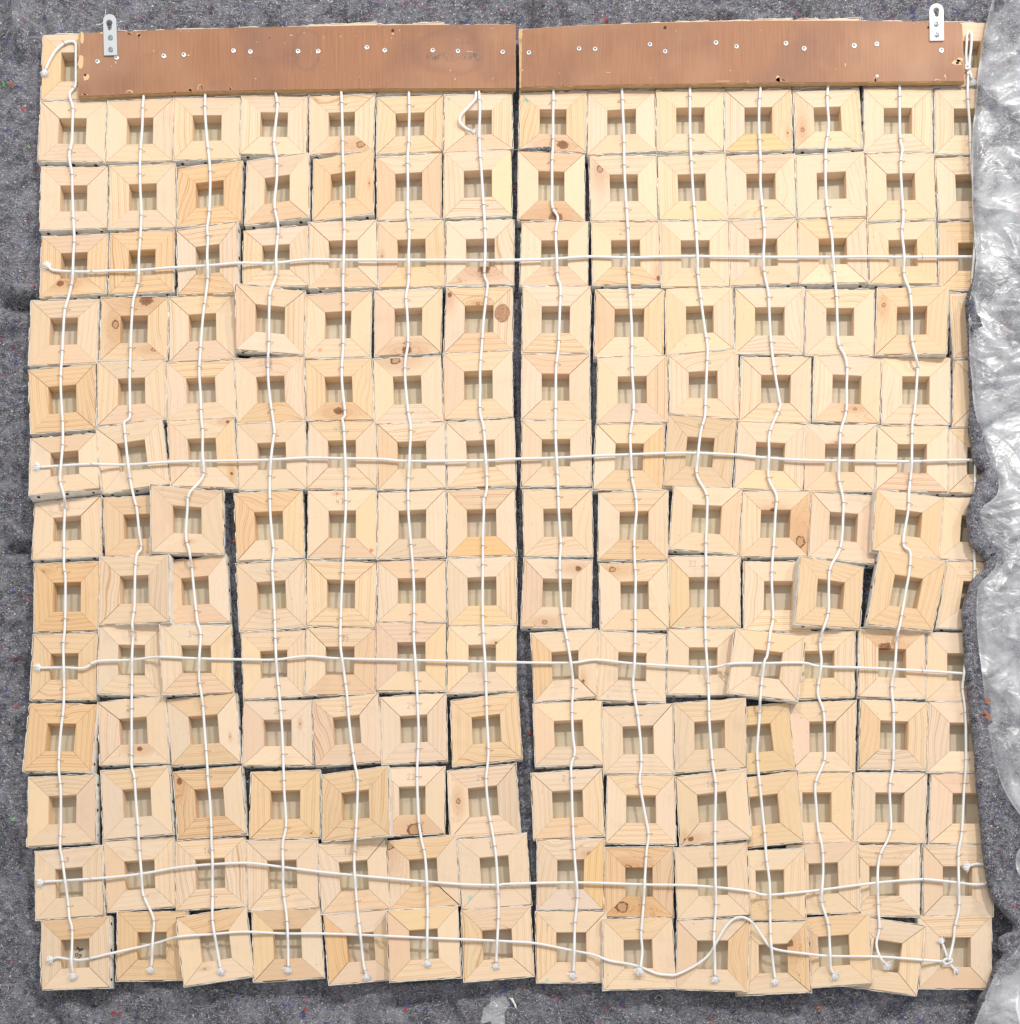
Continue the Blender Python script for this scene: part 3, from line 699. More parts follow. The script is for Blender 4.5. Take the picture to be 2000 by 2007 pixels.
def build_bar(f, side, org, root):
    a = {'l': f.hl, 'r': 1 - f.hr, 't': f.ht, 'b': 1 - f.hb}
    wl, wr, wt, wb = a['l'], a['r'], a['t'], a['b']
    g0, g1 = [rnd.choice((0.0012, 0.0018, 0.0022, 0.003)) if rnd.random() < 0.86 else rnd.uniform(0.005, 0.010) for _ in range(2)]
    dz = rnd.uniform(-0.00015, 0.00025)
    prof = [(0.0, DEPTH - 0.0005), (0.0, 0.0007), (0.02, 0.0 - dz), (0.98, 0.0 - dz), (1.0, 0.0006), (1.0, DEPTH - 0.0005)]
    def pt(t, w_, e):
        if side == 't': return f.P(t * wl + g0 if e == 0 else 1 - t * wr - g1, t * wt, w_)
        if side == 'b': return f.P(t * wl + g0 if e == 0 else 1 - t * wr - g1, 1 - t * wb, w_)
        if side == 'l': return f.P(t * wl, t * wt + g0 if e == 0 else 1 - t * wb - g1, w_)
        return f.P(1 - t * wr, t * wt + g0 if e == 0 else 1 - t * wb - g1, w_)
    V, UVv = [], []
    vert = side in 'lr'
    for e in (0, 1):
        acc = 0.0; last = None
        for t, w_ in prof:
            p = pt(t, w_, e) - org; V.append(p)
            uv_u = (-(p.y) if vert else p.x)
            if last is not None: acc += math.hypot((t - last[0]) * 0.029, w_ - last[1])
            last = (t, w_); UVv.append((uv_u, acc))
    n = len(prof); F = [(i, i + 1, n + i + 1, n + i) for i in range(n - 1)] + [(n - 1, 0, n, 2 * n - 1), tuple(range(n))[::-1], tuple(range(n, 2 * n))]
    uvs = [[UVv[i] for i in fc] for fc in F]
    # outward winding
    me = mesh('stretcher_bar', V, F, M['wood'], uvs)
    o = obj('stretcher_bar', me, root)
    col, g_ = BARS.get((f.r, f.c, side), (None, None)) if (f.r, f.c, side) in BARS else tone()
    j = rnd.uniform(0.98, 1.02)
    o.color = (col[0] * j, col[1] * j, col[2] * j, g_ * rnd.uniform(0.85, 1.15))
    kn = None; stn = None
    def find(L):
        for e in L:
            X, Y = e[0] if isinstance(e[0], tuple) else (e[0], e[1])
            q = W(X, Y, 0.002); u, v = f.inv(q.x, q.y)
            if not (-0.03 < u < 1.03 and -0.03 < v < 1.03): continue
            # which bar: compare mitres
            d = {'l': u / wl, 'r': (1 - u) / wr, 't': v / wt, 'b': (1 - v) / wb}
            s_ = min(d, key=d.get)
            if s_ != side: continue
            p = f.P(u, v) - org; t = max(0.0, min(1.0, d[s_]))
            return ((-(p.y) if vert else p.x), DEPTH + t * 0.029, e)
        return None
    k = find([k_ for k_ in KNOTS]); s_ = find(STAINS)
    o['knot'] = [k[0], k[1], 1.25 * k[2][2] / 3.85 * PX] if k else [9.0, 9.0, 0.0001]
    o['stain'] = [s_[0], s_[1], s_[2][1] / 3.85 * PX] if s_ else [9.0, 9.0, 0.00001]
    o['stain_colour'] = list(s_[2][2]) if s_ else [0.5, 0.5, 0.5]
    return o

def build_edge(f, org, root):
    """torn primed canvas folded up round the four sides"""
    per = 20; loop = []
    for s_ in range(4):
        for i in range(per):
            t = i / per
            u, v = ((t, 0), (1, t), (1 - t, 1), (0, 1 - t))[s_]
            nx, ny = ((0, -1), (1, 0), (0, 1), (-1, 0))[s_]
            if i == 0: pn = ((-1, 0), (0, -1), (1, 0), (0, 1))[s_]; nx, ny = nx + pn[0], ny + pn[1]
            loop.append((u, v, nx, ny))
    n = len(loop); V = []; F = []; hgt = 0.3; run = 0
    L = 0.101
    for i, (u, v, nx, ny) in enumerate(loop):
        if run <= 0: hgt = rnd.choice((-0.7, -0.4, -0.1, 0.2, 0.4, 1.6, 3.0)); run = rnd.randint(1, 4); gap = rnd.choice((0, 0, 0, 0.3, 1.3))
        run -= 1
        wt = (hgt + rnd.uniform(-0.25, 0.25)) * MM; o_ = rnd.uniform(0.7, 1.35) * MM + gap * MM * 0.5; in_ = (0.08 + gap) * MM * 0.7
        w2 = rnd.uniform(0.5, 1.0) * MM
        for off, w_ in ((w2, DEPTH + 0.0006), (o_, DEPTH * 0.5), (o_, wt), (in_, wt + 0.0002), (in_, 0.004)):
            V.append(f.P(u + nx * off / L, v + ny * off / L, w_) - org)
    for i in range(n):
        j = (i + 1) % n
        for k in range(4): F.append((i * 5 + k, j * 5 + k, j * 5 + k + 1, i * 5 + k + 1))
    return obj('canvas_edge', mesh('canvas_edge', V, F, M['edge']), root)

ORD = ['topmost', 'first', 'second', 'third', 'fourth', 'fifth', 'sixth', 'seventh', 'eighth', 'ninth', 'tenth', 'eleventh', 'twelfth', 'thirteenth', 'fourteenth']
LOOK = {(1, 7): 'frame with big round knot', (1, 4): 'frame with small red knot', (2, 2): 'swirly orange grained frame', (3, 1): 'strongly grained orange frame', (3, 0): 'frame with dark corner knot', (4, 6): 'frame with round cork plug',
        (4, 3): 'pale tilted raised frame', (4, 1): 'frame with ringed knot', (7, 2): 'raised overlapping pale frame', (8, 0): 'deep orange ribbed frame', (10, 0): 'orange lined frame', (11, 2): 'swirly orange frame', (6, 9): 'greyish twisted frame',
        (7, 6): 'frame with amber lower bar', (7, 10): 'frame with brown knot', (12, 8): 'frame with open dark knot', (12, 7): 'frame with yellow stained bar', (8, 11): 'tilted grainy frame', (8, 12): 'strongly tilted tan frame',
        (9, 10): 'raised tilted pale frame', (13, 4): 'frame with orange left bar', (13, 3): 'frame with brownish bars', (13, 0): 'frame with marker writing', (12, 5): 'swirly frame with corner knot', (11, 5): 'frame with half knot', (2, 7): 'pink and cream frame',
        (5, 4): 'frame with half knot', (5, 5): 'frame with ringed knot', (9, 12): 'frame with arched knot', (8, 7): 'frame with two small knots', (8, 8): 'frame with ringed corner knot', (10, 10): 'yellowish partly covered frame', (7, 4): 'frame with red paint spot',
        (3, 6): 'frame with smoky knot', (1, 6): 'frame with turquoise specks', (5, 0): 'ribbed orange frame', (10, 1): 'frame with small round knot', (13, 12): 'crooked leaning frame', (1, 10): 'frame with yellowed bar'}
MARK_PEN = {}
def frame_label(r, c):
    look = LOOK.get((r, c), 'pale pine frame'); 
    side = 'left' if c < 7 else 'right'
    col = ORD[c + 1] + ' from left edge' if c < 7 else ('at the right end' if c == 13 else ORD[14 - c] + ' from right edge')
    if r == 0: return '%s of top row, %s, under the %s board' % (look, col.replace(' edge', ''), side)
    if r == 13: return '%s in the bottom row, %s' % (look, col)
    return '%s in %s row below %s board, %s' % (look, ORD[r], side, col)
# -------- ropes (photo quarter-pixels); verticals V0..V13, horizontals H0..H4
def T(tc_, trw, s_):
    return [(float(a) + 1925 * tc_, float(b) + 1925 * trw) for a, b in (p.split(',') for p in s_.split())]
V = []
V.append(T(0, 0, '345,525 380,450 430,375 500,322 562,318 577,360 575,420 575,560 570,650 530,700 530,740 550,810 548,960 545,1060 525,1160 530,1230 545,1310 548,1450 555,1650 562,1800') + T(0, 1, '555,0 548,180 520,310 490,420 480,560 470,750 460,900 462,1050 475,1280 475,1420 462,1580 455,1700 485,1820') + T(0, 2, '490,0 485,150 485,300 485,430 495,500 495,700 490,900 480,1000 482,1180 485,1350 480,1500 460,1680') + T(0, 3, '445,0 460,200 460,450 455,610 470,700 490,850 515,1030 525,1150 545,1230 545,1380 540,1480 552,1565'))
V.append(T(0, 0, '1085,700 1085,735 1078,820 1075,960 1062,1130 1058,1250 1060,1420 1068,1600 1060,1800') + T(0, 1, '1050,0 1045,200 1010,330 1000,420 990,600 985,760 980,900 982,1100 980,1225 942,1258 940,1300 950,1400 965,1550 985,1700 1010,1820') + T(0, 2, '1035,0 1050,150 1068,285 1035,335 1022,450 1018,650 1015,740 1000,850 1005,950 998,1100 997,1250 995,1500 995,1700') + T(0, 3, '995,0 1015,90 1030,300 1042,450 1050,600 1065,770 1078,950 1100,1020 1160,1160 1155,1300 1145,1500 1140,1520'))
V.append(T(0, 0, '1550,690 1550,725 1550,860 1565,1060 1575,1150 1585,1260 1588,1400 1580,1600 1565,1720 1570,1800') + T(0, 1, '1565,0 1568,180 1545,370 1530,500 1515,700 1505,870 1515,1050 1520,1220 1530,1330 1530,1500 1532,1670 1430,1800') + T(0, 2, '1415,0 1405,200 1430,310 1450,450 1470,650 1490,830 1515,940 1505,1120 1505,1280 1530,1450 1545,1650') + T(0, 3, '1565,0 1570,110 1585,250 1595,450 1598,600 1605,720 1605,1000 1605,1170 1630,1330 1665,1530'))
V.append(T(1, 0, '155,690 158,710 170,800 155,950 145,1090 165,1200 165,1350 148,1550 175,1700 170,1800') + T(1, 1, '160,0 160,150 115,280 108,400 105,640 98,850 110,1050 145,1300 145,1350 125,1500 112,1700') + T(1, 2, '115,0 130,200 140,300 130,420 140,600 150,830 155,1000 165,1200 185,1400 205,1650') + T(1, 3, '215,0 222,200 235,450 210,590 212,750 215,950 240,1150 250,1350 252,1520'))
V.append(T(1, 0, '652,690 652,705 658,850 662,1080 665,1200 670,1400 672,1580 675,1750') + T(1, 1, '670,0 665,200 668,350 668,550 665,700 655,850 660,1000 680,1205 660,1232 670,1300 680,1500 685,1700') + T(1, 2, '685,0 675,200 665,400 655,600 648,800 645,1000 655,1100 680,1280 695,1400 710,1580 735,1800') + T(1, 3, '755,0 775,110 770,350 755,600 750,750 762,950 775,1100 795,1270 820,1500 838,1570'))
V.append(T(1, 0, '1162,690 1162,705 1165,850 1160,1080 1152,1200 1155,1400 1152,1600 1165,1750') + T(1, 1, '1160,0 1158,200 1140,320 1150,450 1155,660 1135,800 1135,950 1155,1170 1175,1300 1168,1500 1158,1700') + T(1, 2, '1158,0 1175,230 1190,400 1200,600 1200,830 1198,950 1210,1130 1220,1300 1230,1500 1235,1700') + T(1, 3, '1225,0 1225,150 1235,400 1255,550 1285,700 1298,900 1303,1100 1300,1300 1300,1470'))
V.append(T(1, 0, '1690,690 1692,705 1698,830 1693,1000 1698,1150 1710,1300 1722,1500 1732,1650 1738,1800') + T(1, 1, '1738,0 1732,150 1755,220 1745,320 1725,500 1715,650 1700,850 1700,1000 1698,1180 1725,1300 1740,1500 1750,1750 1725,1860') + T(1, 2, '1728,0 1720,200 1720,400 1718,650 1722,900 1738,1150 1745,1350 1750,1550 1762,1800') + T(1, 3, '1755,0 1745,120 1765,350 1800,550 1820,700 1832,900 1838,1100 1830,1300 1820,1490'))
V.append(T(2, 0, '328,660 328,690 325,900 325,1080 318,1200 318,1400 320,1560 360,1640 345,1750') + T(2, 1, '352,0 358,170 380,240 375,450 365,700 348,850 345,1100 342,1300 350,1500 360,1700') + T(2, 2, '368,0 382,250 375,400 380,600 395,800 430,980 455,1120 475,1300 468,1500 475,1700 488,1830') + T(2, 3, '462,0 465,150 472,400 485,650 500,850 508,1000 490,1200 485,1400 478,1560'))
V.append(T(2, 0, '845,655 845,675 850,800 860,1050 862,1250 875,1500 890,1750') + T(2, 1, '895,0 895,150 908,350 920,600 920,850 932,1050 930,1200 908,1350 912,1500 920,1680 945,1800') + T(2, 2, '955,0 938,200 942,400 948,500 945,750 945,950 940,1150 930,1330 965,1560 985,1750') + T(2, 3, '990,0 978,120 1010,320 1045,520 1030,650 1018,850 1005,1080 990,1270 998,1400 985,1530'))
V.append(T(2, 0, '1358,645 1358,670 1358,850 1360,1050 1370,1250 1385,1500 1405,1750') + T(2, 1, '1415,0 1418,150 1440,330 1465,520 1490,700 1485,850 1475,1100 1470,1220 1440,1330 1420,1500 1410,1660 1480,1800') + T(2, 2, '1488,0 1478,250 1480,450 1475,700 1475,950 1490,1200 1500,1400 1502,1550 1515,1750') + T(2, 3, '1530,0 1552,150 1548,400 1548,600 1550,850 1555,1050 1545,1180 1540,1300 1545,1450 1548,1590'))
V.append([(5742, 645), (5740, 670), (5730, 800), (5730, 1000), (5740, 1200), (5740, 1400), (5758, 1600), (5770, 1750), (5763, 1925), (5765, 2025), (5775, 2095), (5800, 2225), (5815, 2525), (5840, 2755), (5880, 3005), (5885, 3075), (5810, 3265), (5805, 3425), (5800, 3605), (5860, 3745), (5853, 3870), (5840, 4100), (5825, 4350), (5835, 4650), (5815, 4770), (5790, 4950), (5768, 5000), (5740, 5250), (5730, 5450), (5715, 5650), (5720, 5780), (5735, 5925), (5755, 6125), (5772, 6300), (5785, 6475), (5810, 6675), (5813, 6925), (5817, 7075), (5830, 7225), (5850, 7385)])
V.append(T(3, 0, '475,640 475,655 468,750 480,950 458,1120 455,1300 462,1500 485,1680 505,1800') + T(3, 1, '512,0 525,170 540,330 545,500 555,670 600,760 618,850 615,1000 612,1180 570,1330 562,1500 555,1680 585,1820') + T(3, 2, '590,0 570,270 490,440 480,600 475,780 415,980 425,1150 400,1320 400,1400 440,1520 450,1700 450,1870') + T(3, 3, '425,20 380,140 385,300 400,480 430,620 438,800 425,1000 432,1060 475,1200 490,1400 495,1530 515,1570'))
V.append(T(3, 0, '1015,640 1015,655 1015,850 1020,1050 1035,1130 1022,1240 1032,1450 1042,1650 1032,1750') + T(3, 1, '1050,0 1048,150 1090,270 1105,420 1108,640 1145,800 1148,900 1130,1150 1110,1280 1108,1450 1105,1600 1085,1800') + T(3, 2, '1080,0 1042,250 1095,320 1085,480 1060,620 1020,850 995,960 980,1180 955,1320 968,1500 970,1700') + T(3, 3, '965,0 940,170 950,450 925,560 870,670 850,800 852,1000 855,1100 862,1230 840,1350 868,1450 905,1495'))
V.append(T(3, 0, '1530,520 1530,560 1530,740 1545,950 1550,1080 1560,1250 1580,1500 1585,1750') + T(3, 1, '1575,20 1565,150 1560,400 1575,800 1590,1200 1585,1600') + T(3, 2, '1580,290 1578,520 1540,800 1510,1130 1500,1250 1490,1350 1510,1500 1515,1700') + T(3, 3, '1515,0 1500,200 1485,500 1460,660 1462,900 1462,1080 1430,1230 1425,1300 1405,1400 1385,1475'))
H = [T(0, 1, '375,92 400,115 550,125 720,125 850,118 1040,115 1300,95 1565,80 1810,60') + T(1, 1, '0,62 160,60 400,35 670,38 1160,38 1730,40') + T(2, 1, '0,38 150,35 350,28 600,12 890,20 1160,12 1410,10') + T(3, 1, '0,15 510,15 780,12 1050,15 1590,12'),
     T(0, 1, '305,1600 470,1590 680,1578 970,1582 1300,1560 1530,1555 1850,1550') + T(1, 1, '120,1545 400,1530 680,1535 950,1540 1160,1555 1750,1550') + T(2, 1, '0,1540 360,1530 650,1515 910,1505 1200,1495 1420,1495 1700,1508') + T(3, 1, '0,1530 300,1548 560,1552 830,1555 1100,1558 1300,1550 1600,1545'),
     T(0, 2, '310,1190 340,1190 480,1188 640,1190 740,1140 1000,1130 1200,1108 1500,1120 1850,1127') + T(1, 2, '155,1128 390,1103 650,1120 1200,1132 1730,1145') + T(2, 2, '0,1148 450,1152 650,1130 940,1158 1480,1187 1680,1158') + T(3, 2, '0,1155 280,1152 420,1180 700,1188 970,1200 1230,1215 1505,1232'),
     T(0, 3, '330,882 350,878 490,870 780,850 1065,820 1320,775 1500,755 1600,748 1800,738') + T(1, 3, '0,742 210,768 480,803 750,830 1290,878 1600,900 1830,903') + T(2, 3, '0,895 500,885 1010,900 1300,905 1550,920 1800,950') + T(3, 3, '0,978 200,965 440,938 860,885 1150,862 1260,865 1450,885 1560,898 1640,896 1700,870 1715,810 1670,755 1600,745 1545,757'),
     T(0, 3, '405,1460 435,1450 540,1465 640,1465 860,1415 1150,1350 1350,1295 1600,1275 1850,1257') + T(1, 3, '230,1270 480,1270 800,1280 1300,1303 1600,1315') + T(2, 3, '0,1330 200,1345 480,1400 630,1430 750,1475 900,1500 990,1525 1100,1570 1180,1582 1260,1578 1400,1510 1500,1430 1560,1330 1620,1230 1690,1160 1760,1148 1830,1190') + T(3, 3, '-10,1310 40,1370 120,1398 330,1425 500,1440 860,1445 1200,1470 1370,1482')]
VP = [spline(v, 14) for v in V]; HP = [spline(h, 14) for h in H]

# -------- build the frames
STROKES = {'1': [[(0, .25), (.3, 0), (.3, 1)]], '2': [[(0, .2), (.25, 0), (.5, .15), (.45, .45), (0, 1), (.6, .95)]], '3': [[(0, .1), (.4, 0), (.45, .25), (.2, .45), (.5, .65), (.4, .95), (0, .95)]],
           '4': [[(.1, 0), (0, .55), (.55, .5)], [(.4, .2), (.38, 1)]], '5': [[(.5, 0), (.1, 0), (.05, .4), (.4, .45), (.45, .8), (0, 1)]], '7': [[(0, 0), (.5, 0), (.2, 1)]], '8': [[(.5, .15), (.2, 0), (.05, .25), (.5, .7), (.25, 1), (0, .75), (.5, .15)]],
           '9': [[(.5, .25), (.25, 0), (0, .25), (.25, .45), (.5, .25), (.35, 1)]], '0': [[(.3, 0), (0, .4), (.2, 1), (.5, .6), (.3, 0)]], '6': [[(.45, 0), (.05, .6), (.25, 1), (.5, .75), (.1, .6)]]}
PENCIL = [('22', 425, 5365), ('23', 955, 5320), ('34', 1435, 4775), ('26', 985, 4795), ('42', 455, 4845), ('18', 2598, 6408), ('10', 1540, 6395), ('11', 3145, 6350), ('14', 3690, 6350), ('22', 3075, 5840), ('24', 3600, 5845), ('1', 2655, 5858),
          ('24', 3075, 5300), ('21', 2070, 5340), ('2', 2575, 5325), ('41', 3600, 4262), ('41', 2525, 3215), ('47', 2540, 3765), ('2', 4675, 1725), ('35', 2580, 4790), ('33', 2050, 4810), ('34', 3110, 4750), ('12', 5345, 6440), ('13', 5330, 5905), ('2', 4245, 5850),
          ('9', 505, 6465), ('1', 1000, 5850), ('1', 1380, 4245), ('43', 2010, 4290), ('7', 4120, 6980), ('32', 5200, 4230), ('28', 2005, 2730)]
def ribbon(strokes, wdt):
    V_, F_ = [], []
    for st in strokes:
        for a, b in zip(st[:-1], st[1:]):
            d = (b - a); 
            if d.length < 1e-7: continue
            n = Vector((-d.y, d.x, 0)).normalized() * wdt; d = d.normalized() * wdt * 0.6; i = len(V_)
            V_ += [a - d - n, b + d - n, b + d + n, a - d + n]; F_.append((i, i + 1, i + 2, i + 3))
    return V_, F_
EM = {}
for (r, c), f in FR.items():
    b = lambda: 0.292 + rnd.uniform(-0.012, 0.012)
    f.hl, f.ht = b(), b(); f.hr, f.hb = 1 - b(), 1 - b()
    org = f.P(0.5, 0.5, DEPTH); org = Vector((org.x, org.y, min(k.z for k in f.k) - DEPTH))
    root = empty('canvas_frame', org); EM[(r, c)] = (root, org)
    tag(root, frame_label(r, c), 'canvas frame', 'small canvases lying face down in rows')
    for s_ in 'trbl': build_bar(f, s_, org, root)
    cv = [f.P(u, v, DEPTH - 0.0002) - org for u, v in ((0.01, 0.01), (0.99, 0.01), (0.99, 0.99), (0.01, 0.99))]
    cv += [f.P(u, v, DEPTH + 0.0008) - org for u, v in ((0.0, 0.0), (1.0, 0.0), (1.0, 1.0), (0.0, 1.0))]
    me = mesh('linen_canvas', cv, [(3, 2, 1, 0), (4, 5, 6, 7), (0, 1, 5, 4), (1, 2, 6, 5), (2, 3, 7, 6), (3, 0, 4, 7)], M['linen'])
    o = obj('linen_canvas', me, root); k = rnd.uniform(0.92, 1.04); o.color = (k, k * rnd.uniform(0.97, 1.0), k * rnd.uniform(0.93, 1.0), 1)
    build_edge(f, org, root)
    # tacks where a side can be seen between the frames
    def tack(u, v, nu, nv):
        p = f.P(u, v, rnd.uniform(0.0055, 0.0085)); q = f.P(u + nu * 0.0108, v + nv * 0.0108, 0) - f.P(u, v, 0)
        t_ = obj('tack', tack_me, root, p + q - org); t_.rotation_euler = q.to_track_quat('Z', 'Y').to_euler()
    for t in (0.12, 0.50, 0.88):
        t += rnd.uniform(-0.03, 0.03)
        if 1 <= r < 13:
            g_ = FR[(r + 1, c)].P(t, 0); me_ = f.P(t, 1)
            if (me_.y - g_.y) / PX > 4.0: tack(t, 1, 0, 1)
        if c < 7 and c < 13 and r > 0:
            if (FR[(r, c + 1)].P(0, t).x - f.P(1, t).x) / PX > 3.5: tack(1, t, 1, 0)
        if c > 7 and r > 0:
            if (f.P(0, t).x - FR[(r, c - 1)].P(1, t).x) / PX > 3.5: tack(0, t, -1, 0)
# wooden pieces written or plugged
def on_frame(X, Y):
    q = W(X, Y, 0.001); b = top_at(q.x, q.y)
    return b
for txt, X, Y in PENCIL:
    hit = on_frame(X + 30, Y + 20)
    if not hit: continue
    f = hit[1]; root, org = EM[(f.r, f.c)]; st = []
    for i, ch in enumerate(txt):
        for s_ in STROKES[ch]:
            line = []
            for (a, b_) in s_:
                q = W(X + 26 * 1.25 * i + a * 40 + rnd.uniform(-1, 1), Y + b_ * 44 + rnd.uniform(-1, 1), 0.001)
                u, v = f.inv(q.x, q.y); p = f.P(u, v, -0.00035) - org; line.append(p)
            st.append(line)
    V_, F_ = ribbon(st, 0.00028); o = obj('pencil_number', mesh('pencil_number', V_, F_, M['pencil']), root)
# marker writing on one linen back
f = FR[(13, 0)]; root, org = EM[(13, 0)]; st = []
for s_ in ([(925, 770), (1015, 612), (1030, 745), (1080, 690)], [(1000, 700), (1060, 770), (1110, 832), (1150, 800), (1165, 735)], [(1110, 800), (1250, 690), (1215, 812)], [(1160, 715), (1240, 765)], [(1060, 745), (1170, 745)],
           [(895, 948), (882, 1000), (925, 1082), (985, 1060), (1035, 990), (1000, 942), (895, 948)], [(1192, 1010), (1150, 965), (1096, 1005), (1115, 1060), (1165, 1055), (1196, 1000), (1150, 1085), (1040, 1162)]):
    st.append([W((110 + x / 24.06) * 3.85, (1830 + y / 24.06) * 3.85, -0.0145 + 0.006) - org for x, y in s_])
for line in st:
    for p in line:
        q = p + org; d = (CAM_H - (-0.0115)) / (CAM_H - q.z)
        u, v = f.inv(q.x * d, q.y * d); pp = f.P(u, v, DEPTH - 0.0008) - org; p.x, p.y, p.z = pp.x, pp.y, pp.z
V_, F_ = ribbon(st, 0.00040); obj('marker_writing', mesh('marker_writing', V_, F_, M['ink']), root)
# cork plug
hit = on_frame(3792, 2360); f = hit[1]; root, org = EM[(f.r, f.c)]
V_, F_ = [], []
q = W(3792, 2360, 0.001); cu, cv_ = f.inv(q.x, q.y)
for k in range(20):
    a = 2 * math.pi * k / 20; rr = 60 / 3.85 * PX * (1 + rnd.uniform(-0.05, 0.05)) / 0.099
    if k in (7, 8, 9, 10, 11): rr *= 0.98
    V_.append(f.P(cu + rr * math.cos(a), cv_ + rr * 1.22 * math.sin(a), -0.0005) - org)
V_ = [Vector((min(v_.x, 1e9), v_.y, v_.z)) for v_ in V_]
obj('cork_plug', mesh('cork_plug', V_, [tuple(range(20))[::-1]], M['cork']), root)

# -------- cords
HCROSS = [[(p[0], p[1]) for p in h] for h in HP]
def cord_z(P, base, bumps=()):
    z = []
    for p in P:
        q = W(p[0], p[1], 0.004); b = top_at(q.x, q.y); z.append(b[0] if b else 0.0)
    z = np.array(z); n = len(z); zz = z.copy()
    for i in range(n): zz[i] = z[max(0, i - 2):i + 3].max()
    k = np.ones(7) / 7; zp = np.pad(zz, 3, 'edge'); zs = np.maximum(np.convolve(zp, k, 'valid'), zz) ; zp = np.pad(zs, 2, 'edge'); zs = np.convolve(zp, np.ones(5) / 5, 'valid')
    out = zs + base
    for i, p in enumerate(P):
        for (bx, by, amp, wd) in bumps:
            d = math.hypot(p[0] - bx, p[1] - by)
            if d < 3 * wd: out[i] = max(out[i], zs[i] + base + amp * math.exp(-(d / wd) ** 2))
    return out
ROPE_R = 0.00188
def add_fray(root, org, at, dirx, diry, size=1.0, name='frayed_end'):
    V_, F_ = [], []; a0 = math.atan2(diry, dirx)
    for k in range(110):
        a = a0 + rnd.gauss(0, 0.40); L = rnd.uniform(0.0048, 0.0078) * size
        p0 = at + Vector((rnd.uniform(-1, 1), rnd.uniform(-1, 1), rnd.uniform(-1.2, 1.0))) * 0.0011
        pts = [p0]
        for i in range(1, 4):
            a += rnd.gauss(0, 0.16); pts.append(pts[-1] + Vector((math.cos(a), math.sin(a), rnd.uniform(-0.45, 0.25))) * (L / 3))
        v, f_, _ = tube([p - org for p in pts], [0.0004, 0.00042, 0.00036, 0.0002], 3); i0 = len(V_)
        V_ += v; F_ += [tuple(i + i0 for i in t) for t in f_]
    # soft woolly brush opening from the cut
    i0 = len(V_); dr = Vector((math.cos(a0), math.sin(a0), -0.12)); sd = Vector((-math.sin(a0), math.cos(a0), 0)); sw_ = rnd.uniform(0.75, 1.1)
    for i in range(8):
        t = i / 7
        hw = (1.5 + 3.3 * t ** 1.3) * sw_ if i < 6 else (3.6 if i == 6 else 1.4) * sw_; hh = 1.5 - 0.5 * t if i < 7 else 0.5
        for k in range(14):
            an = 2 * math.pi * k / 14; j = rnd.uniform(0.82, 1.18)
            V_.append(at - org + dr * (t * 5.6 * size * MM * (1 + 0.12 * rnd.uniform(-1, 1) * t)) + sd * (math.cos(an) * hw * j * MM * size * 0.72) + Vector((0, 0, math.sin(an) * hh * j * MM)))
    for i in range(7):
        for k in range(14): F_.append((i0 + i * 14 + k, i0 + i * 14 + (k + 1) % 14, i0 + (i + 1) * 14 + (k + 1) % 14, i0 + (i + 1) * 14 + k))
    F_.append(tuple(i0 + 98 + k for k in range(14)))
    return obj(name, mesh(name, V_, F_, M['fray']), root)
def cord(P, Z, label, group, first=True, last=True, extra=()):
    pts = [W(p[0], p[1], z) for p, z in zip(P, Z)]; org = pts[len(pts) // 2].copy(); org.z = min(p.z for p in pts) - ROPE_R
    root = empty('cord', org); tag(root, label, 'cord', group)
    v, f_, u_ = tube([p - org for p in pts], ROPE_R, 10, flat=0.92)
    obj('cord_length', mesh('cord_length', v, f_, M['rope'], u_, smooth=True), root)
    for (p, z) in extra:
        ee = [W(a[0], a[1], zz) for a, zz in zip(p, z)]
        v, f_, u_ = tube([q - org for q in ee], ROPE_R, 10, flat=0.92)
        obj('cord_tail', mesh('cord_tail', v, f_, M['rope'], u_, smooth=True), root)
    if last: d = pts[-1] - pts[-3]; add_fray(root, org, pts[-1], d.x, d.y, 1.4)
    if first: d = pts[0] - pts[2]; add_fray(root, org, pts[0], d.x, d.y, 1.4)
    return root, org, pts
# where verticals cross horizontals
cross = {}
for i, v in enumerate(VP):
    va = np.array(v)
    for j, h in enumerate(HP):
        ha = np.array(h); d = np.hypot(va[:, None, 0] - ha[None, :, 0], va[:, None, 1] - ha[None, :, 1]); k = np.unravel_index(d.argmin(), d.shape)
        if d[k] < 20: cross.setdefault(i, []).append((va[k[0]][0], va[k[0]][1]))
VNAME = ['leftmost cord hooked over the corner frame above the board end', 'second cord from left', 'third cord from left', 'fourth cord from left', 'fifth cord from left', 'sixth cord from left',
         'seventh cord from left', 'cord just right of the dark middle gap', 'second cord right of the middle gap', 'third cord right of the middle gap', 'fourth cord right of the middle gap', 'third cord from right edge', 'second cord from right edge', 'knotted cord along the right edge beside the plastic']
YP = simple('yellow_paint', (0.88, 0.60, 0.06), 0.6); OP = simple('orange_paint', (0.78, 0.24, 0.12), 0.6)
PAINT = {4: [(2692, 6825, 2, YP)], 9: [(5400, 6770, 1, YP), (5400, 6880, 2, YP)], 12: [(6890, 3185, 1, YP)], 6: [(3623, 3040, 1, YP), (3680, 7500, 1, OP)], 10: [(5730, 5500, 1, YP)], 13: [(7205, 7040, 1, OP)], 0: [(545, 7300, 1, OP)], 7: [(4310, 5400, 1, OP)]}
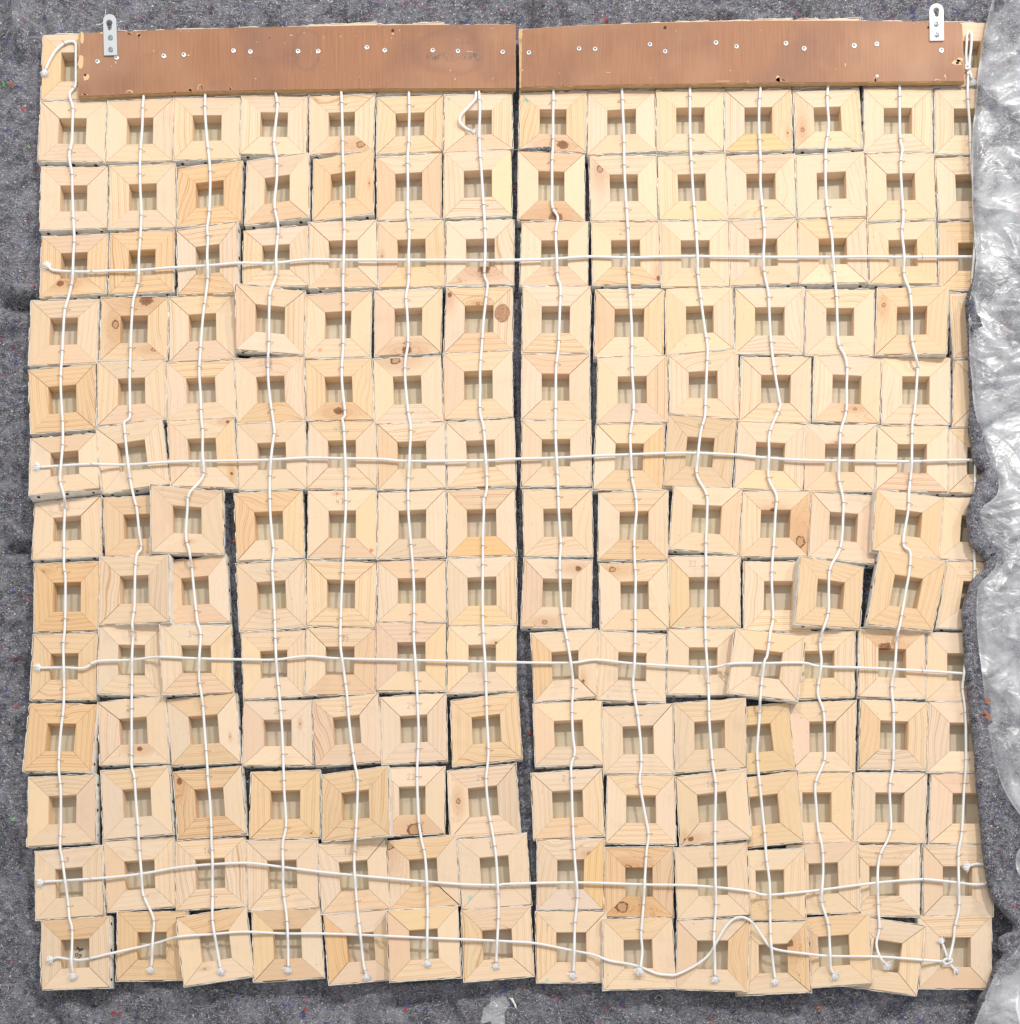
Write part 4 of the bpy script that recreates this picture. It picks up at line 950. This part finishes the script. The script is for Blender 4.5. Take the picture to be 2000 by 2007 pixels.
for i, P in enumerate(VP):
    Z = cord_z(P, 0.0023, [(a, b, 0.0062, 75) for a, b in cross.get(i, [])])
    extra = []
    if i == 6:
        t_ = spline(T(1, 0, '1668,690 1660,750 1610,810 1555,870 1545,920 1580,960 1640,995'), 12); zt = [0.0023 + 0.004 * math.sin(math.pi * k / len(t_)) for k in range(len(t_))]; zt[-3:] = [0.0005, -0.004, -0.007]
        extra.append((t_, zt))
    if i == 13:
        for s_ in ('1522,510 1516,420 1520,330 1524,262 1540,244 1556,262 1556,340 1546,430 1536,515', '1532,515 1550,560 1568,600'):
            t_ = spline(T(3, 0, s_), 10); extra.append((t_, [0.0030] * len(t_)))
        for s_ in ('1508,500 1522,492 1542,500 1540,515 1520,520 1508,510', ):
            t_ = spline(T(3, 0, s_), 4); extra.append((t_, [0.0052] * len(t_)))
        for s_, z0 in (('1384,1480 1365,1420 1340,1350', 0.002), ('1385,1475 1400,1505 1425,1535', 0.003), ('1350,1492 1345,1475 1370,1462 1405,1465 1408,1480 1385,1492 1358,1500 1350,1490', 0.0058)):
            t_ = spline(T(3, 3, s_), 5); extra.append((t_, [z0] * len(t_)))
    lab = ('white vertical cord, ' if i else 'white cord, ') + VNAME[i]
    if i in (1, 2, 3, 4, 5, 6): lab += ' hanging from the left board'
    root, org, pts = cord(P, Z, lab, 'white vertical cords stapled over the frames', first=(i == 0), last=(i != 13), extra=extra)
    if i == 13:
        for (X, Y, dx, dy) in ((7343, 600, 0.3, -1), (7112, 7120, -0.4, 1), (7200, 7312, 1, -0.5)): add_fray(root, org, W(X, Y, 0.003), dx, dy, 1.2)
    if i == 6: add_fray(root, org, W(3562, 993, -0.006), 1, -0.3, 0.9)
    if i in PAINT:
        for (X, Y, L_, m_) in PAINT[i]:
            k = min(range(len(pts)), key=lambda a: (P[a][1] - Y) ** 2 + (P[a][0] - X) ** 2)
            seg = pts[max(k - L_, 0):k + L_ + 1]; v, f_, _ = tube([p - org for p in seg], ROPE_R * 1.04, 10, close=False, flat=0.92)
            v = [q for q in v]; obj('paint_mark', mesh('paint_mark', v, [q for n_, q in enumerate(f_) if n_ % 10 in (6, 7, 8)], m_), root)
    # staples along this cord
    for (r, c), f in FR.items():
        if (r == 0 and c not in (0, 13)) or abs(c - i) > 1: continue
        ce = f.P(0.5, 0.5)
        for vv in (0.15, 0.845):
            vv += rnd.uniform(-0.03, 0.03); best = None
            for k, p in enumerate(pts[::1]):
                if abs(p.y - ce.y) > 0.055 or abs(p.x - ce.x) > 0.06: continue
                u, v = f.inv(p.x, p.y)
                if 0.1 < u < 0.9 and (best is None or abs(v - vv) < best[0]): best = (abs(v - vv), k, u, v)
            if best and best[0] < 0.05:
                k = best[1]; p = pts[k]; tp = top_at(p.x, p.y)
                if not tp or tp[1] is not f: continue
                d = pts[min(k + 2, len(pts) - 1)] - pts[max(k - 2, 0)]; ang = math.atan2(d.y, d.x) + math.pi / 2
                er, eo = EM[(r, c)]
                st_ = obj('staple', rnd.choice(STAPLES), er, Vector((p.x, p.y, p.z - 0.0023)) - eo)
                st_.rotation_euler = (0, 0, ang + rnd.gauss(0, 0.14) + (math.pi if rnd.random() < 0.3 else 0))
HNAME = ['upper horizontal cord crossing the third row of frames', 'second horizontal cord crossing the sixth row of frames', 'third horizontal cord crossing the ninth row, kinked at its left end', 'fourth horizontal cord looping back at the right end of the twelfth row', 'lowest horizontal cord with a wavy hump in the bottom row']
for j, P in enumerate(HP):
    Z = cord_z(P, 0.0023)
    n = len(Z); Z = np.array(Z); ramp = np.clip(np.arange(n) / 14.0, 0, 1) * (np.clip((n - 1 - np.arange(n)) / 14.0, 0, 1) if j in (3, 4) else 1)
    Z = np.maximum(Z, 0.0023 + (0.0030 if j < 4 else 0.0022) * ramp)
    kz = np.ones(15) / 15; Z = np.maximum(Z, np.convolve(np.pad(Z, 7, 'edge'), kz, 'valid'))
    root, org, pts = cord(P, Z, 'white ' + HNAME[j], 'white horizontal cords across the frames', first=True, last=(j == 3))
    for X, Y in (((690, 0), (6960, 0)) if j < 5 else ()):
        k = min(range(len(P)), key=lambda a: abs(P[a][0] - X)); tp = top_at(pts[k].x, pts[k].y)
        if tp:
            er, eo = EM[(tp[1].r, tp[1].c)]; s2 = obj('staple', STAPLES[2], er, pts[k] - Vector((0, 0, 0.0023)) - eo); s2.rotation_euler = (0, 0, math.radians(-25 if X < 1000 else 85))

for X, Y, a in ((7380, 6615, 80), (7382, 6570, 35), (7300, 6985, 85), (7362, 7085, 95), (7365, 7210, 70), (7385, 7235, -35), (7410, 1, 0), (6225, 6820, 5), (6625, 7355, -30), (6630, 7385, 5), (6080, 6980, 10), (6090, 7000, -15), (2020, 2782, -5), (5235, 3265, -35),
                (3825, 2215, 30), (5235, 2095, -35), (7210, 1970, -40), (7290, 5285 - 20, -40), (6975, 6655, 85), (7012, 6635, 88), (7270, 7345, 5), (7230, 7352, 12)):
    q = W(X, Y, 0.001); tp = top_at(q.x, q.y)
    if tp:
        er, eo = EM[(tp[1].r, tp[1].c)]; o_ = obj('staple', STAPLES[0], er, Vector((q.x, q.y, tp[0] - 0.0028)) - eo); o_.rotation_euler = (math.radians(55), 0, math.radians(a))
# ------------------------------------------------------------------ two brown boards
def poly_solid(outline, z0, z1, org):
    n = len(outline); V_ = [Vector((p.x, p.y, z0)) - org for p in outline] + [Vector((p.x, p.y, z1)) - org for p in outline]
    F_ = [tuple(range(n, 2 * n)), tuple(range(n))[::-1]] + [(i, (i + 1) % n, n + (i + 1) % n, n + i) for i in range(n)]
    # orientation independent enough for a closed solid
    return V_, F_
BZ = 0.0074
def board(name_label, top, bot, ex, screws, chips, holes, plate, plate_label):
    face = [W(x, y, BZ) for x, y in top] + [W(x, y, BZ) for x, y in bot]
    def dens(pts, jit):
        out = []; n = len(pts)
        for i in range(n):
            a, b_ = pts[i], pts[(i + 1) % n]; k = max(1, int((b_ - a).length / 0.006))
            for s_ in range(k):
                p = a.lerp(b_, s_ / k); out.append(p + Vector((rnd.uniform(-jit, jit), rnd.uniform(-jit, jit), 0)))
        return out
    org = Vector((0, 0, 0)); c_ = sum(face, Vector()) / len(face)
    root = empty('brown_board', (c_.x, c_.y, 0.0006)); O = Vector((c_.x, c_.y, 0.0006))
    tag(root, name_label, 'board', 'brown boards screwed across the top row')
    core = [W(x, y, BZ) for x, y in ex]
    V_, F_ = poly_solid(dens(core, 0.00035), BZ - 0.0068, BZ - 0.0006, O); obj('plywood_core', mesh('plywood_core', V_, F_, M['ply']), root)
    V_, F_ = poly_solid(dens(face, 0.00022), BZ - 0.0006, BZ, Vector((0, 0, 0)))
    V_ = [v - Vector((c_.x, c_.y, 0)) for v in V_]; fo = obj('veneer_face', mesh('veneer_face', [v + Vector((c_.x, c_.y, 0)) for v in V_], F_, M['board']), root); fo.location = -O
    for (X, Y, sx, sy, kind) in chips:
        pts = []; n = 9
        for k in range(n):
            a = 2 * math.pi * k / n; rr = rnd.uniform(0.75, 1.4)
            if kind == 'up': px_, py_ = sx * math.cos(a) * rr, -abs(math.sin(a)) * sy * rr * 2
            elif kind == 'down': px_, py_ = sx * math.cos(a) * rr, abs(math.sin(a)) * sy * rr * 2
            else: px_, py_ = sx * math.cos(a) * rr, sy * math.sin(a) * rr
            pts.append(W(X + px_, Y + py_, BZ + 0.00018) - O)
        obj('veneer_chip', mesh('veneer_chip', pts, [tuple(range(n))], M['chip']), root)
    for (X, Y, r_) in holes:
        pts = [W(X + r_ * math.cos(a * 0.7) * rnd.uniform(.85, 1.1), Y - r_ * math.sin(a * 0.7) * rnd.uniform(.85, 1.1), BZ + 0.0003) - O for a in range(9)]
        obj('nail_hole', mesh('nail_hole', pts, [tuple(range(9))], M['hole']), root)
    # screws
    for (X, Y, r_) in screws:
        R_ = r_ / 3.85 * PX; V_, F_ = [], []; n = 14
        for (rr, z) in ((1.0, 0.0), (1.0, 0.0004), (0.86, 0.00075), (0.42, 0.00085), (0.30, 0.0002)):
            V_ += [(rr * R_ * math.cos(2 * math.pi * k / n), rr * R_ * math.sin(2 * math.pi * k / n), z) for k in range(n)]
        for i in range(4):
            for k in range(n): F_.append((i * n + k, i * n + (k + 1) % n, (i + 1) * n + (k + 1) % n, (i + 1) * n + k))
        F_.append(tuple(4 * n + k for k in range(n)))
        s_ = obj('screw', mesh('screw', V_, F_, M['screw'], smooth=False), root, W(X, Y, BZ + 0.0001) - O)
        a = rnd.uniform(0, math.pi); V2, F2 = [], []
        for t in (a, a + math.pi / 2):
            ux, uy = math.cos(t) * R_ * 0.55, math.sin(t) * R_ * 0.55; wx, wy = -math.sin(t) * R_ * 0.14, math.cos(t) * R_ * 0.14; i0 = len(V2); zz = 0.0009 + (0.00003 if t != a else 0)
            V2 += [(-ux - wx, -uy - wy, zz), (ux - wx, uy - wy, zz), (ux + wx, uy + wy, zz), (-ux + wx, -uy + wy, zz)]; F2.append((i0, i0 + 1, i0 + 2, i0 + 3))
        obj('cross_slot', mesh('cross_slot', V2, F2, M['recess']), s_)
    # keyhole hanging plate
    (xa, ya), (xb, yb), wdt, kh, kslot, sc_ = plate
    z0, z1 = BZ + 0.0002, BZ + 0.0022
    A = W(xa, ya, z1); B = W(xb, yb, z1); ax = (B - A).normalized(); sd = Vector((-ax.y, ax.x, 0)); hw = wdt / 3.85 * PX / 2
    out = [B - sd * hw, B + sd * hw]
    for k in range(13):
        t = math.pi * k / 12; out.append(A + ax * hw + sd * hw * math.cos(t) - ax * hw * math.sin(t))
    K = W(*kh, z1); Sx = W(*kslot, z1); rk, rs = 24 / 3.85 * PX, 15 / 3.85 * PX; hole = []
    for k in range(17):
        t = math.radians(-40 + 260 * k / 16); hole.append(K + sd * rk * math.cos(t) - ax * rk * math.sin(t))
    for k in range(9):
        t = math.pi * k / 8; hole.append(Sx - sd * rs * math.cos(t) + ax * rs * math.sin(t))
    import bmesh
    bm = bmesh.new(); P0 = Vector((c_.x, c_.y, 0.0006))
    def ring(pts):
        vs = [bm.verts.new(Vector((p.x, p.y, z1)) - P0) for p in pts]; return [bm.edges.new((vs[i], vs[(i + 1) % len(vs)])) for i in range(len(vs))]
    es = ring(out) + ring(hole)
    bmesh.ops.triangle_fill(bm, edges=es, use_beauty=True, use_dissolve=False)
    ext = bmesh.ops.extrude_face_region(bm, geom=bm.faces[:]); bmesh.ops.translate(bm, verts=[e for e in ext['geom'] if isinstance(e, bmesh.types.BMVert)], vec=(0, 0, -(z1 - z0)))
    bmesh.ops.recalc_face_normals(bm, faces=bm.faces[:])
    me = bpy.data.meshes.new('hanging_plate'); bm.to_mesh(me); bm.free(); me.materials.append(M['zinc2' if 'bright' in plate_label else 'zinc']); pl = obj('hanging_plate', me, root); pl['label'] = plate_label
    for (X, Y) in sc_:
        q = W(X, Y, z1) - P0; n = 16; R_ = 19 / 3.85 * PX; V_, F_ = [], []
        for (rr, z) in ((1.0, 0.0001), (0.97, 0.0009), (0.75, 0.0018), (0.45, 0.0022), (0.3, 0.0011)):
            V_ += [q + Vector((rr * R_ * math.cos(2 * math.pi * k / n), rr * R_ * math.sin(2 * math.pi * k / n), z)) for k in range(n)]
        for i in range(4):
            for k in range(n): F_.append((i * n + k, i * n + (k + 1) % n, (i + 1) * n + (k + 1) % n, (i + 1) * n + k))
        F_.append(tuple(4 * n + k for k in range(n)))
        s3 = obj('plate_screw', mesh('plate_screw', V_, F_, SHINY), pl)
    return root
SHINY = simple('polished_screw', (0.55, 0.57, 0.58), 0.18, Metallic=1.0)
L2 = 1925; L3 = 3850; L4 = 5775
board('left brown board with wiped black marks, screwed over the top row of frames',
      [(608, 250), (1250, 225), (1925, 205), (2800, 190), (3892, 183)], [(3890, 665), (2800, 668), (1925, 680), (1300, 697), (592, 727)],
      [(590, 252), (1250, 224), (1925, 204), (2800, 189), (3894, 182), (3893, 667), (2800, 670), (1925, 682), (1300, 699), (590, 730)],
      [(737, 465, 17), (880, 436, 17), (1237, 423, 18), (1388, 413, 17), (1763, 382, 17), (1890, 390, 17), (L2 + 325, 387, 17), (L2 + 478, 387, 17), (L2 + 846, 358, 17), (L2 + 980, 380, 17), (L2 + 1342, 380, 17), (L2 + 1532, 386, 17), (L2 + 1870, 393, 17)],
      [(622, 285, 17, 38, 'o'), (612, 465, 22, 48, 'o'), (770, 250, 9, 8, 'o'), (975, 243, 18, 8, 'down'), (1052, 240, 10, 10, 'down'), (1468, 222, 7, 8, 'down'), (975, 708, 26, 13, 'up'), (1435, 690, 12, 12, 'up'), (1512, 688, 20, 20, 'up'), (640, 722, 26, 6, 'up'),
       (1318, 697, 8, 4, 'up'), (1742, 683, 10, 14, 'up'), (650, 582, 20, 24, 'o'), (1424, 416, 11, 4, 'o'), (875, 470, 4, 10, 'o'), (L2 + 1040, 255, 9, 7, 'o'), (L2 + 1795, 200, 15, 8, 'down'), (L2 + 275, 266, 12, 3, 'o'), (L2 + 1625, 388, 28, 2, 'o'), (1050, 262, 15, 16, 'o')],
      [(1050, 266, 12), (645, 565, 11), (L2 + 1040, 230, 13), (1740, 672, 6), (1925 + 110, 285, 4)],
      ((828, 106), (836, 416), 99, (826, 172), (829, 214), ((836, 285), (838, 375))), 'zinc hanging plate with keyhole on the left board')
BZ = 0.0108
board('right brown board with chipped lower edge, screwed over the top row of frames',
      [(3945, 222), (4330, 196), (4850, 175), (5775, 156), (6475, 156), (7240, 168), (7262, 185)], [(7278, 612), (5775, 624), (4750, 637), (3935, 657)],
      [(3916, 228), (3945, 218), (4330, 191), (4850, 170), (5775, 151), (6475, 154), (7242, 167), (7264, 185), (7282, 614), (5775, 627), (4750, 640), (3922, 660)],
      [(L3 + 142, 398, 17), (L3 + 521, 368, 17), (L3 + 642, 371, 17), (L3 + 1056, 336, 17), (L3 + 1170, 389, 17), (L3 + 1553, 323, 18), (L3 + 1708, 352, 17), (L4 + 156, 328, 18), (L4 + 294, 366, 18), (L4 + 671, 345, 19), (L4 + 842, 333, 18), (L4 + 1330, 380, 19), (L4 + 843, 573, 11)],
      [(L4 + 95, 620, 18, 22, 'up'), (L4 + 135, 620, 26, 10, 'up'), (L4 + 832, 617, 9, 16, 'up'), (L4 + 1355, 614, 12, 22, 'up'), (L4 + 1300, 614, 22, 7, 'up'), (L3 + 400, 645, 12, 7, 'up'), (L3 + 1778, 624, 6, 6, 'up'), (L4 + 1445, 470, 40, 24, 'o'), (L4 + 1472, 452, 22, 14, 'o'),
       (L4 + 1205, 158, 24, 5, 'down'), (L4 + 1092, 156, 8, 4, 'down'), (L3 + 1605, 612, 60, 2, 'o'), (L4 + 605, 490, 4, 12, 'o'), (L3 + 740, 546, 16, 2, 'o')],
      [(L3 + 1170, 207, 12), (L4 + 1233, 207, 10), (L4 + 1452, 474, 12)],
      ((L4 + 1293, 26), (L4 + 1297, 304), 105, (L4 + 1292, 78), (L4 + 1296, 112), ((L4 + 1292, 185), (L4 + 1296, 265))), 'bright zinc hanging plate with keyhole on the right board')

# ------------------------------------------------------------------ felt fold and plastic film lying over the right-hand column
def P4(row_, s_): return T(3, row_, s_)
plast = P4(0, '1725,-60 1700,60 1668,180 1640,330 1605,560 1590,760 1565,1000 1560,1250 1562,1500 1578,1800') + P4(1, '1590,0 1578,160 1545,330 1538,480 1540,640 1545,800 1560,950 1570,1100 1600,1250 1640,1400 1700,1540 1700,1620 1760,1700 1740,1820') + \
        P4(2, '1595,10 1605,110 1645,240 1735,290 1750,360 1735,430 1685,490 1612,570 1597,700 1600,900 1620,1100 1650,1350 1680,1600 1720,1850') + P4(3, '1745,20 1800,180 1870,300 1930,380 1985,450 1960,560 1895,680 1905,800 1975,900 1990,1080 1925,1330 1860,1440 1750,1560 1680,1700 1620,1850 1560,2000')
felt = P4(0, '1745,-60 1720,60 1690,180 1662,330 1628,560 1612,760 1585,1000 1582,1250 1582,1500 1590,1800') + P4(1, '1600,0 1590,160 1532,330 1526,420 1540,600 1545,900 1556,1150 1542,1290 1560,1400 1582,1550 1650,1612 1682,1605 1640,1660 1602,1740 1580,1820 1552,1870') + \
       P4(2, '1532,0 1530,80 1545,220 1570,265 1620,305 1652,350 1678,345 1668,410 1650,470 1590,515 1550,570 1520,670 1492,760 1500,900 1510,1150 1530,1350 1545,1500 1570,1700') + P4(3, '1592,0 1600,150 1620,350 1640,550 1655,700 1680,850 1700,950 1722,1005 1790,1090 1850,1160 1882,1205 1868,1265 1820,1285 1768,1315 1772,1375 1798,1410 1785,1465 1740,1515 1710,1600 1680,1680 1620,1760 1600,1850 1565,2000')
def XR(Y):
    pts = [(-500, 8300), (3500, 8100), (3850, 7705), (4400, 7690), (5100, 7700), (5500, 8000), (7050, 8100), (7330, 7760), (7470, 7672), (7620, 7660), (7800, 7720), (8400, 7750)]
    return np.interp(Y, [a for a, _ in pts], [b for _, b in pts])
def sheet(name, edge, step, ncol, zfun, mat, jit, seed, xr_off=0, roll=True):
    E = np.array(spline(edge, step)); n = len(E); r_ = np.random.RandomState(seed)
    E = E + r_.normal(0, jit, E.shape)
    # smooth target heights for the far side
    yk = np.maximum.accumulate(E[:, 1]); k = 41; yk = np.convolve(np.pad(yk, k // 2, 'edge'), np.ones(k) / k, 'valid')
    s_ = np.linspace(0, 1, ncol) ** 1.25
    xr = XR(yk) + xr_off + 14 * (vnoise(yk / 90.0, yk * 0, seed) - 0.5)
    X = E[:, 0:1] * (1 - s_) + xr[:, None] * s_; Y = E[:, 1:2] * (1 - s_) + yk[:, None] * s_
    xw = (X / 3.85 - CX) * PX; yw = (CY - Y / 3.85) * PX
    d = np.hypot(X - E[:, 0:1], Y - E[:, 1:2]) / 3.85 * PX
    Z = zfun(xw, yw, d, X, Y)
    kk = (CAM_H - Z) / CAM_H
    return gridmesh(name, xw * kk, yw * kk, Z, mat)
def felt_z(x, y, d, X, Y):
    over = np.clip((7700 - X) / 200, 0, 1) * 0.006
    below = np.clip((Y - 6950) / 300, 0, 1)
    base = 0.0085 + over + 0.0045 * fbm(x, y, 16, 71, 3) + 0.0012 * fbm(x, y, 70, 75, 3)
    base = base * (1 - 0.35 * below)
    rolled = 0.0035 * np.exp(-((d - 0.008) / 0.009) ** 2)
    drop = -0.0085 * np.exp(-(d / 0.0035) ** 2)
    return base + rolled * (0.6 + 0.6 * fbm(x, y, 12, 79, 2)) + drop + 0.0007 * fbm(x, y, 260, 5, 2)
def tri(v): return 2 * np.abs(2 * (v - np.floor(v + 0.5))) - 1
def film_z(x, y, d, X, Y):
    r_ = np.random.RandomState(31); z = np.zeros_like(x)
    wx = x + 0.045 * fbm(x, y, 9, 41, 3); wy = y + 0.045 * fbm(x, y, 9, 47, 3)
    for k in range(9):
        f = 4.5 * 1.33 ** k; a = r_.uniform(-0.9, 1.1) if k % 3 else r_.uniform(0, math.pi); a += math.pi / 2
        m_ = np.clip(0.5 + 1.3 * fbm(x, y, 6 + k, 200 + 7 * k, 2), 0.0, 1.2)
        z += 0.052 / f * m_ * tri((wx * math.cos(a) + wy * math.sin(a)) * f + r_.rand()) * 0.55
    b = 0.0265 + 0.004 * fbm(x, y, 8, 99, 2) + np.clip(z, -0.007, 0.02)
    return b - 0.004 * np.exp(-(d / 0.006) ** 2)
ff = obj('felt_fold', sheet('felt_fold', felt, 9, 46, felt_z, M['felt'], 1.6, 3))
sm = ff.modifiers.new('thickness', 'SOLIDIFY'); sm.thickness = 0.004; sm.offset = -1
tag(ff, 'ragged edge of grey felt folded over the right-hand column of frames', 'felt blanket')
pf = obj('plastic_film', sheet('plastic_film', plast, 7, 90, film_z, M['plastic'], 0.5, 4, xr_off=25))
tag(pf, 'crumpled clear plastic film lying on the felt along the right side', 'plastic film')
# scraps of film at the bottom and felt poking between two frames
def scrap(cx, cy, sx, sy, rot, z, seed, label, mat=None, nm='plastic_scrap'):
    n = 36; a = np.linspace(-1, 1, n); U, Vv = np.meshgrid(a, a); r_ = np.random.RandomState(seed)
    rr = np.maximum(abs(U), abs(Vv)); ang = np.arctan2(Vv, U); wob = 1 + 0.16 * np.sin(3 * ang + seed) + 0.07 * np.sin(7 * ang + 2 * seed)
    x0 = U * wob * sx; y0 = Vv * wob * sy; c_, s_ = math.cos(rot), math.sin(rot)
    X = cx + x0 * c_ - y0 * s_; Y = cy + x0 * s_ + y0 * c_; xw = (X / 3.85 - CX) * PX; yw = (CY - Y / 3.85) * PX
    Z = felt_h(xw, yw) + z + 0.0018 * (1 + fbm(xw, yw, 45, seed, 4, 0.6, True)) * (1 - 0.6 * rr)
    o = obj(nm, gridmesh(nm, xw, yw, Z, mat or M['plastic'])); tag(o, label, 'plastic film'); return o
scrap(3740, 7630, 80, 110, 0.35, 0.0002, 12, 'clear plastic scrap on the felt below the middle gap')
scrap(3876, 7560, 8, 40, -0.5, 0.002, 15, 'narrow white strip of plastic beside the clear scrap below the middle gap', simple('white_plastic_strip', (0.8, 0.8, 0.78), 0.5))
Vw, Fw = [], []; n = 26
for i in range(n):
    t = i / (n - 1); cx_, cy_ = 3850 + 320 * t, 1130 - 4 * t - 6 * math.sin(t * 3); hw = 3 + 17 * t ** 1.6
    if t > 0.93: hw *= 0.6
    for k in range(8):
        a = 2 * math.pi * k / 8; j = rnd.uniform(0.8, 1.2)
        p = W(cx_, cy_ + math.cos(a) * hw * j, 0.002); Vw.append(Vector((p.x + rnd.uniform(-.3, .3) * MM, p.y, 0.0015 + math.sin(a) * hw / 3.85 * PX * 0.7 * j)))
for i in range(n - 1):
    for k in range(8): Fw.append((i * 8 + k, i * 8 + (k + 1) % 8, (i + 1) * 8 + (k + 1) % 8, (i + 1) * 8 + k))
Fw += [tuple(range(8))[::-1], tuple((n - 1) * 8 + k for k in range(8))]
tag(obj('felt_wisp', mesh('felt_wisp', Vw, Fw, M['felt'])), 'dark wisp of felt poking out below the frame with the big round knot', 'felt wisp')

# ------------------------------------------------------------------ loose lint and threads on the felt
Vl, Fl, Ml = [], [], []
def strand(X, Y, L, ang, curl, wd, mi, z_extra=0.0012, segs=6, h=None):
    pts = []; x, y = WX(X), WY(Y); a = ang
    for i in range(segs + 1):
        pts.append((x, y)); a += rnd.gauss(curl, 0.28); x += math.cos(a) * L / segs; y += math.sin(a) * L / segs
    ax_ = np.array(pts)
    z = felt_h(ax_[:, 0], ax_[:, 1]) if h is None else np.full(len(pts), h)
    i0 = len(Vl)
    for i, (x, y) in enumerate(pts):
        j = min(i + 1, segs); k = max(i - 1, 0); dx, dy = pts[j][0] - pts[k][0], pts[j][1] - pts[k][1]; l = math.hypot(dx, dy) + 1e-9
        nx, ny = -dy / l * wd, dx / l * wd; zz = z[i] + z_extra + rnd.uniform(0, 0.0012)
        Vl.append((x + nx, y + ny, zz)); Vl.append((x - nx, y - ny, zz + 0.0001))
    for i in range(segs):
        a_ = i0 + 2 * i; Fl.append((a_, a_ + 1, a_ + 3, a_ + 2)); Ml.append(mi)
zones = [(-60, -60, 300, 7800, 1500), (-60, -60, 7300, 190, 1300), (200, 7420, 7250, 7800, 2000), (3880, 700, 4030, 7400, 300), (4480, 1700, 4510, 4700, 80)]
for (x0, y0, x1, y1, n) in zones:
    for _ in range(n):
        mi = rnd.choices(range(7), (12, 40, 1, 2, 1, 3, 40))[0]
        strand(rnd.uniform(x0, x1), rnd.uniform(y0, y1), rnd.uniform(0.003, 0.013), rnd.uniform(0, 6.28), rnd.gauss(0, 0.12), rnd.uniform(0.00005, 0.00014), mi)
for (X, Y, R_, mi) in ((300, 375, 14, 2), (70, 600, 9, 2), (820, 7640, 26, 3), (85, 6178, 18, 4), (168, 5712, 20, 2), (6205, 7600, 22, 2), (4372, 132, 15, 2), (4577, 85, 12, 3), (20, 260, 16, 5), (5375, 7745 - 60, 16, 3), (870, 7640, 14, 3), (4710, 7560, 30, 5), (3050, 7610, 12, 3),
                       (5, 600, 10, 4), (190, 1050, 10, 4), (240, 2130, 16, 3), (2290, 7610, 20, 3), (3070, 7580, 14, 5), (90, 5310, 26, 3), (2660, 5775 - 150 + 0, 6, 3), (4000, 5520, 12, 3), (3870, 1360, 10, 3), (1750, 4050, 12, 2), (4000, 200, 12, 3), (5485, 80, 10, 3), (6900, 85, 10, 3), (60, 4420, 12, 5), (130, 3200, 8, 5)):
    for _ in range(26):
        a = rnd.uniform(0, 6.28); rr = abs(rnd.gauss(0, 0.5)) * R_
        strand(X + rr * math.cos(a), Y + rr * math.sin(a), rnd.uniform(0.001, 0.0032), rnd.uniform(0, 6.28), 0, 0.00026, mi, 0.0016, 3)
for (X, Y, L, a, cu) in ((770, -10, 0.030, -1.75, -0.05), (4960, 7540, 0.03, -1.2, 0.5)):
    strand(X, Y, L, a, cu, 0.00025, 0, 0.003, 10)
lf = obj('lint_fibres', mesh('lint_fibres', Vl, Fl, FIB, mi=Ml)); lf['kind'] = 'stuff'; lf['label'] = 'loose white and coloured lint fibres over the grey felt'
Vl, Fl, Ml = [], [], []
E = spline(felt, 9)
for (X, Y) in E:
    if Y < 2150: continue
    for _ in range(2):
        strand(X + rnd.uniform(-5, 40), Y + rnd.uniform(-8, 8), rnd.uniform(0.003, 0.012), rnd.uniform(0, 6.28), rnd.gauss(0, 0.2), rnd.uniform(0.00005, 0.00013), rnd.choices(range(7), (20, 50, 1, 1, 1, 3, 30))[0], 0.0, 6, h=0.0205)
for (X, Y, R_) in ((7415, 5320, 22), (7405, 5405, 16), (7420, 5440, 9)):
    for _ in range(30):
        a = rnd.uniform(0, 6.28); rr = abs(rnd.gauss(0, 0.5)) * R_
        strand(X + rr * math.cos(a), Y + rr * math.sin(a), rnd.uniform(0.001, 0.0032), rnd.uniform(0, 6.28), 0, 0.00035, 2, 0.0, 3, h=0.020)
fz = obj('edge_fuzz', mesh('edge_fuzz', Vl, Fl, FIB, mi=Ml), ff); fz['kind'] = 'stuff'
S.cycles.transparent_max_bounces = 12
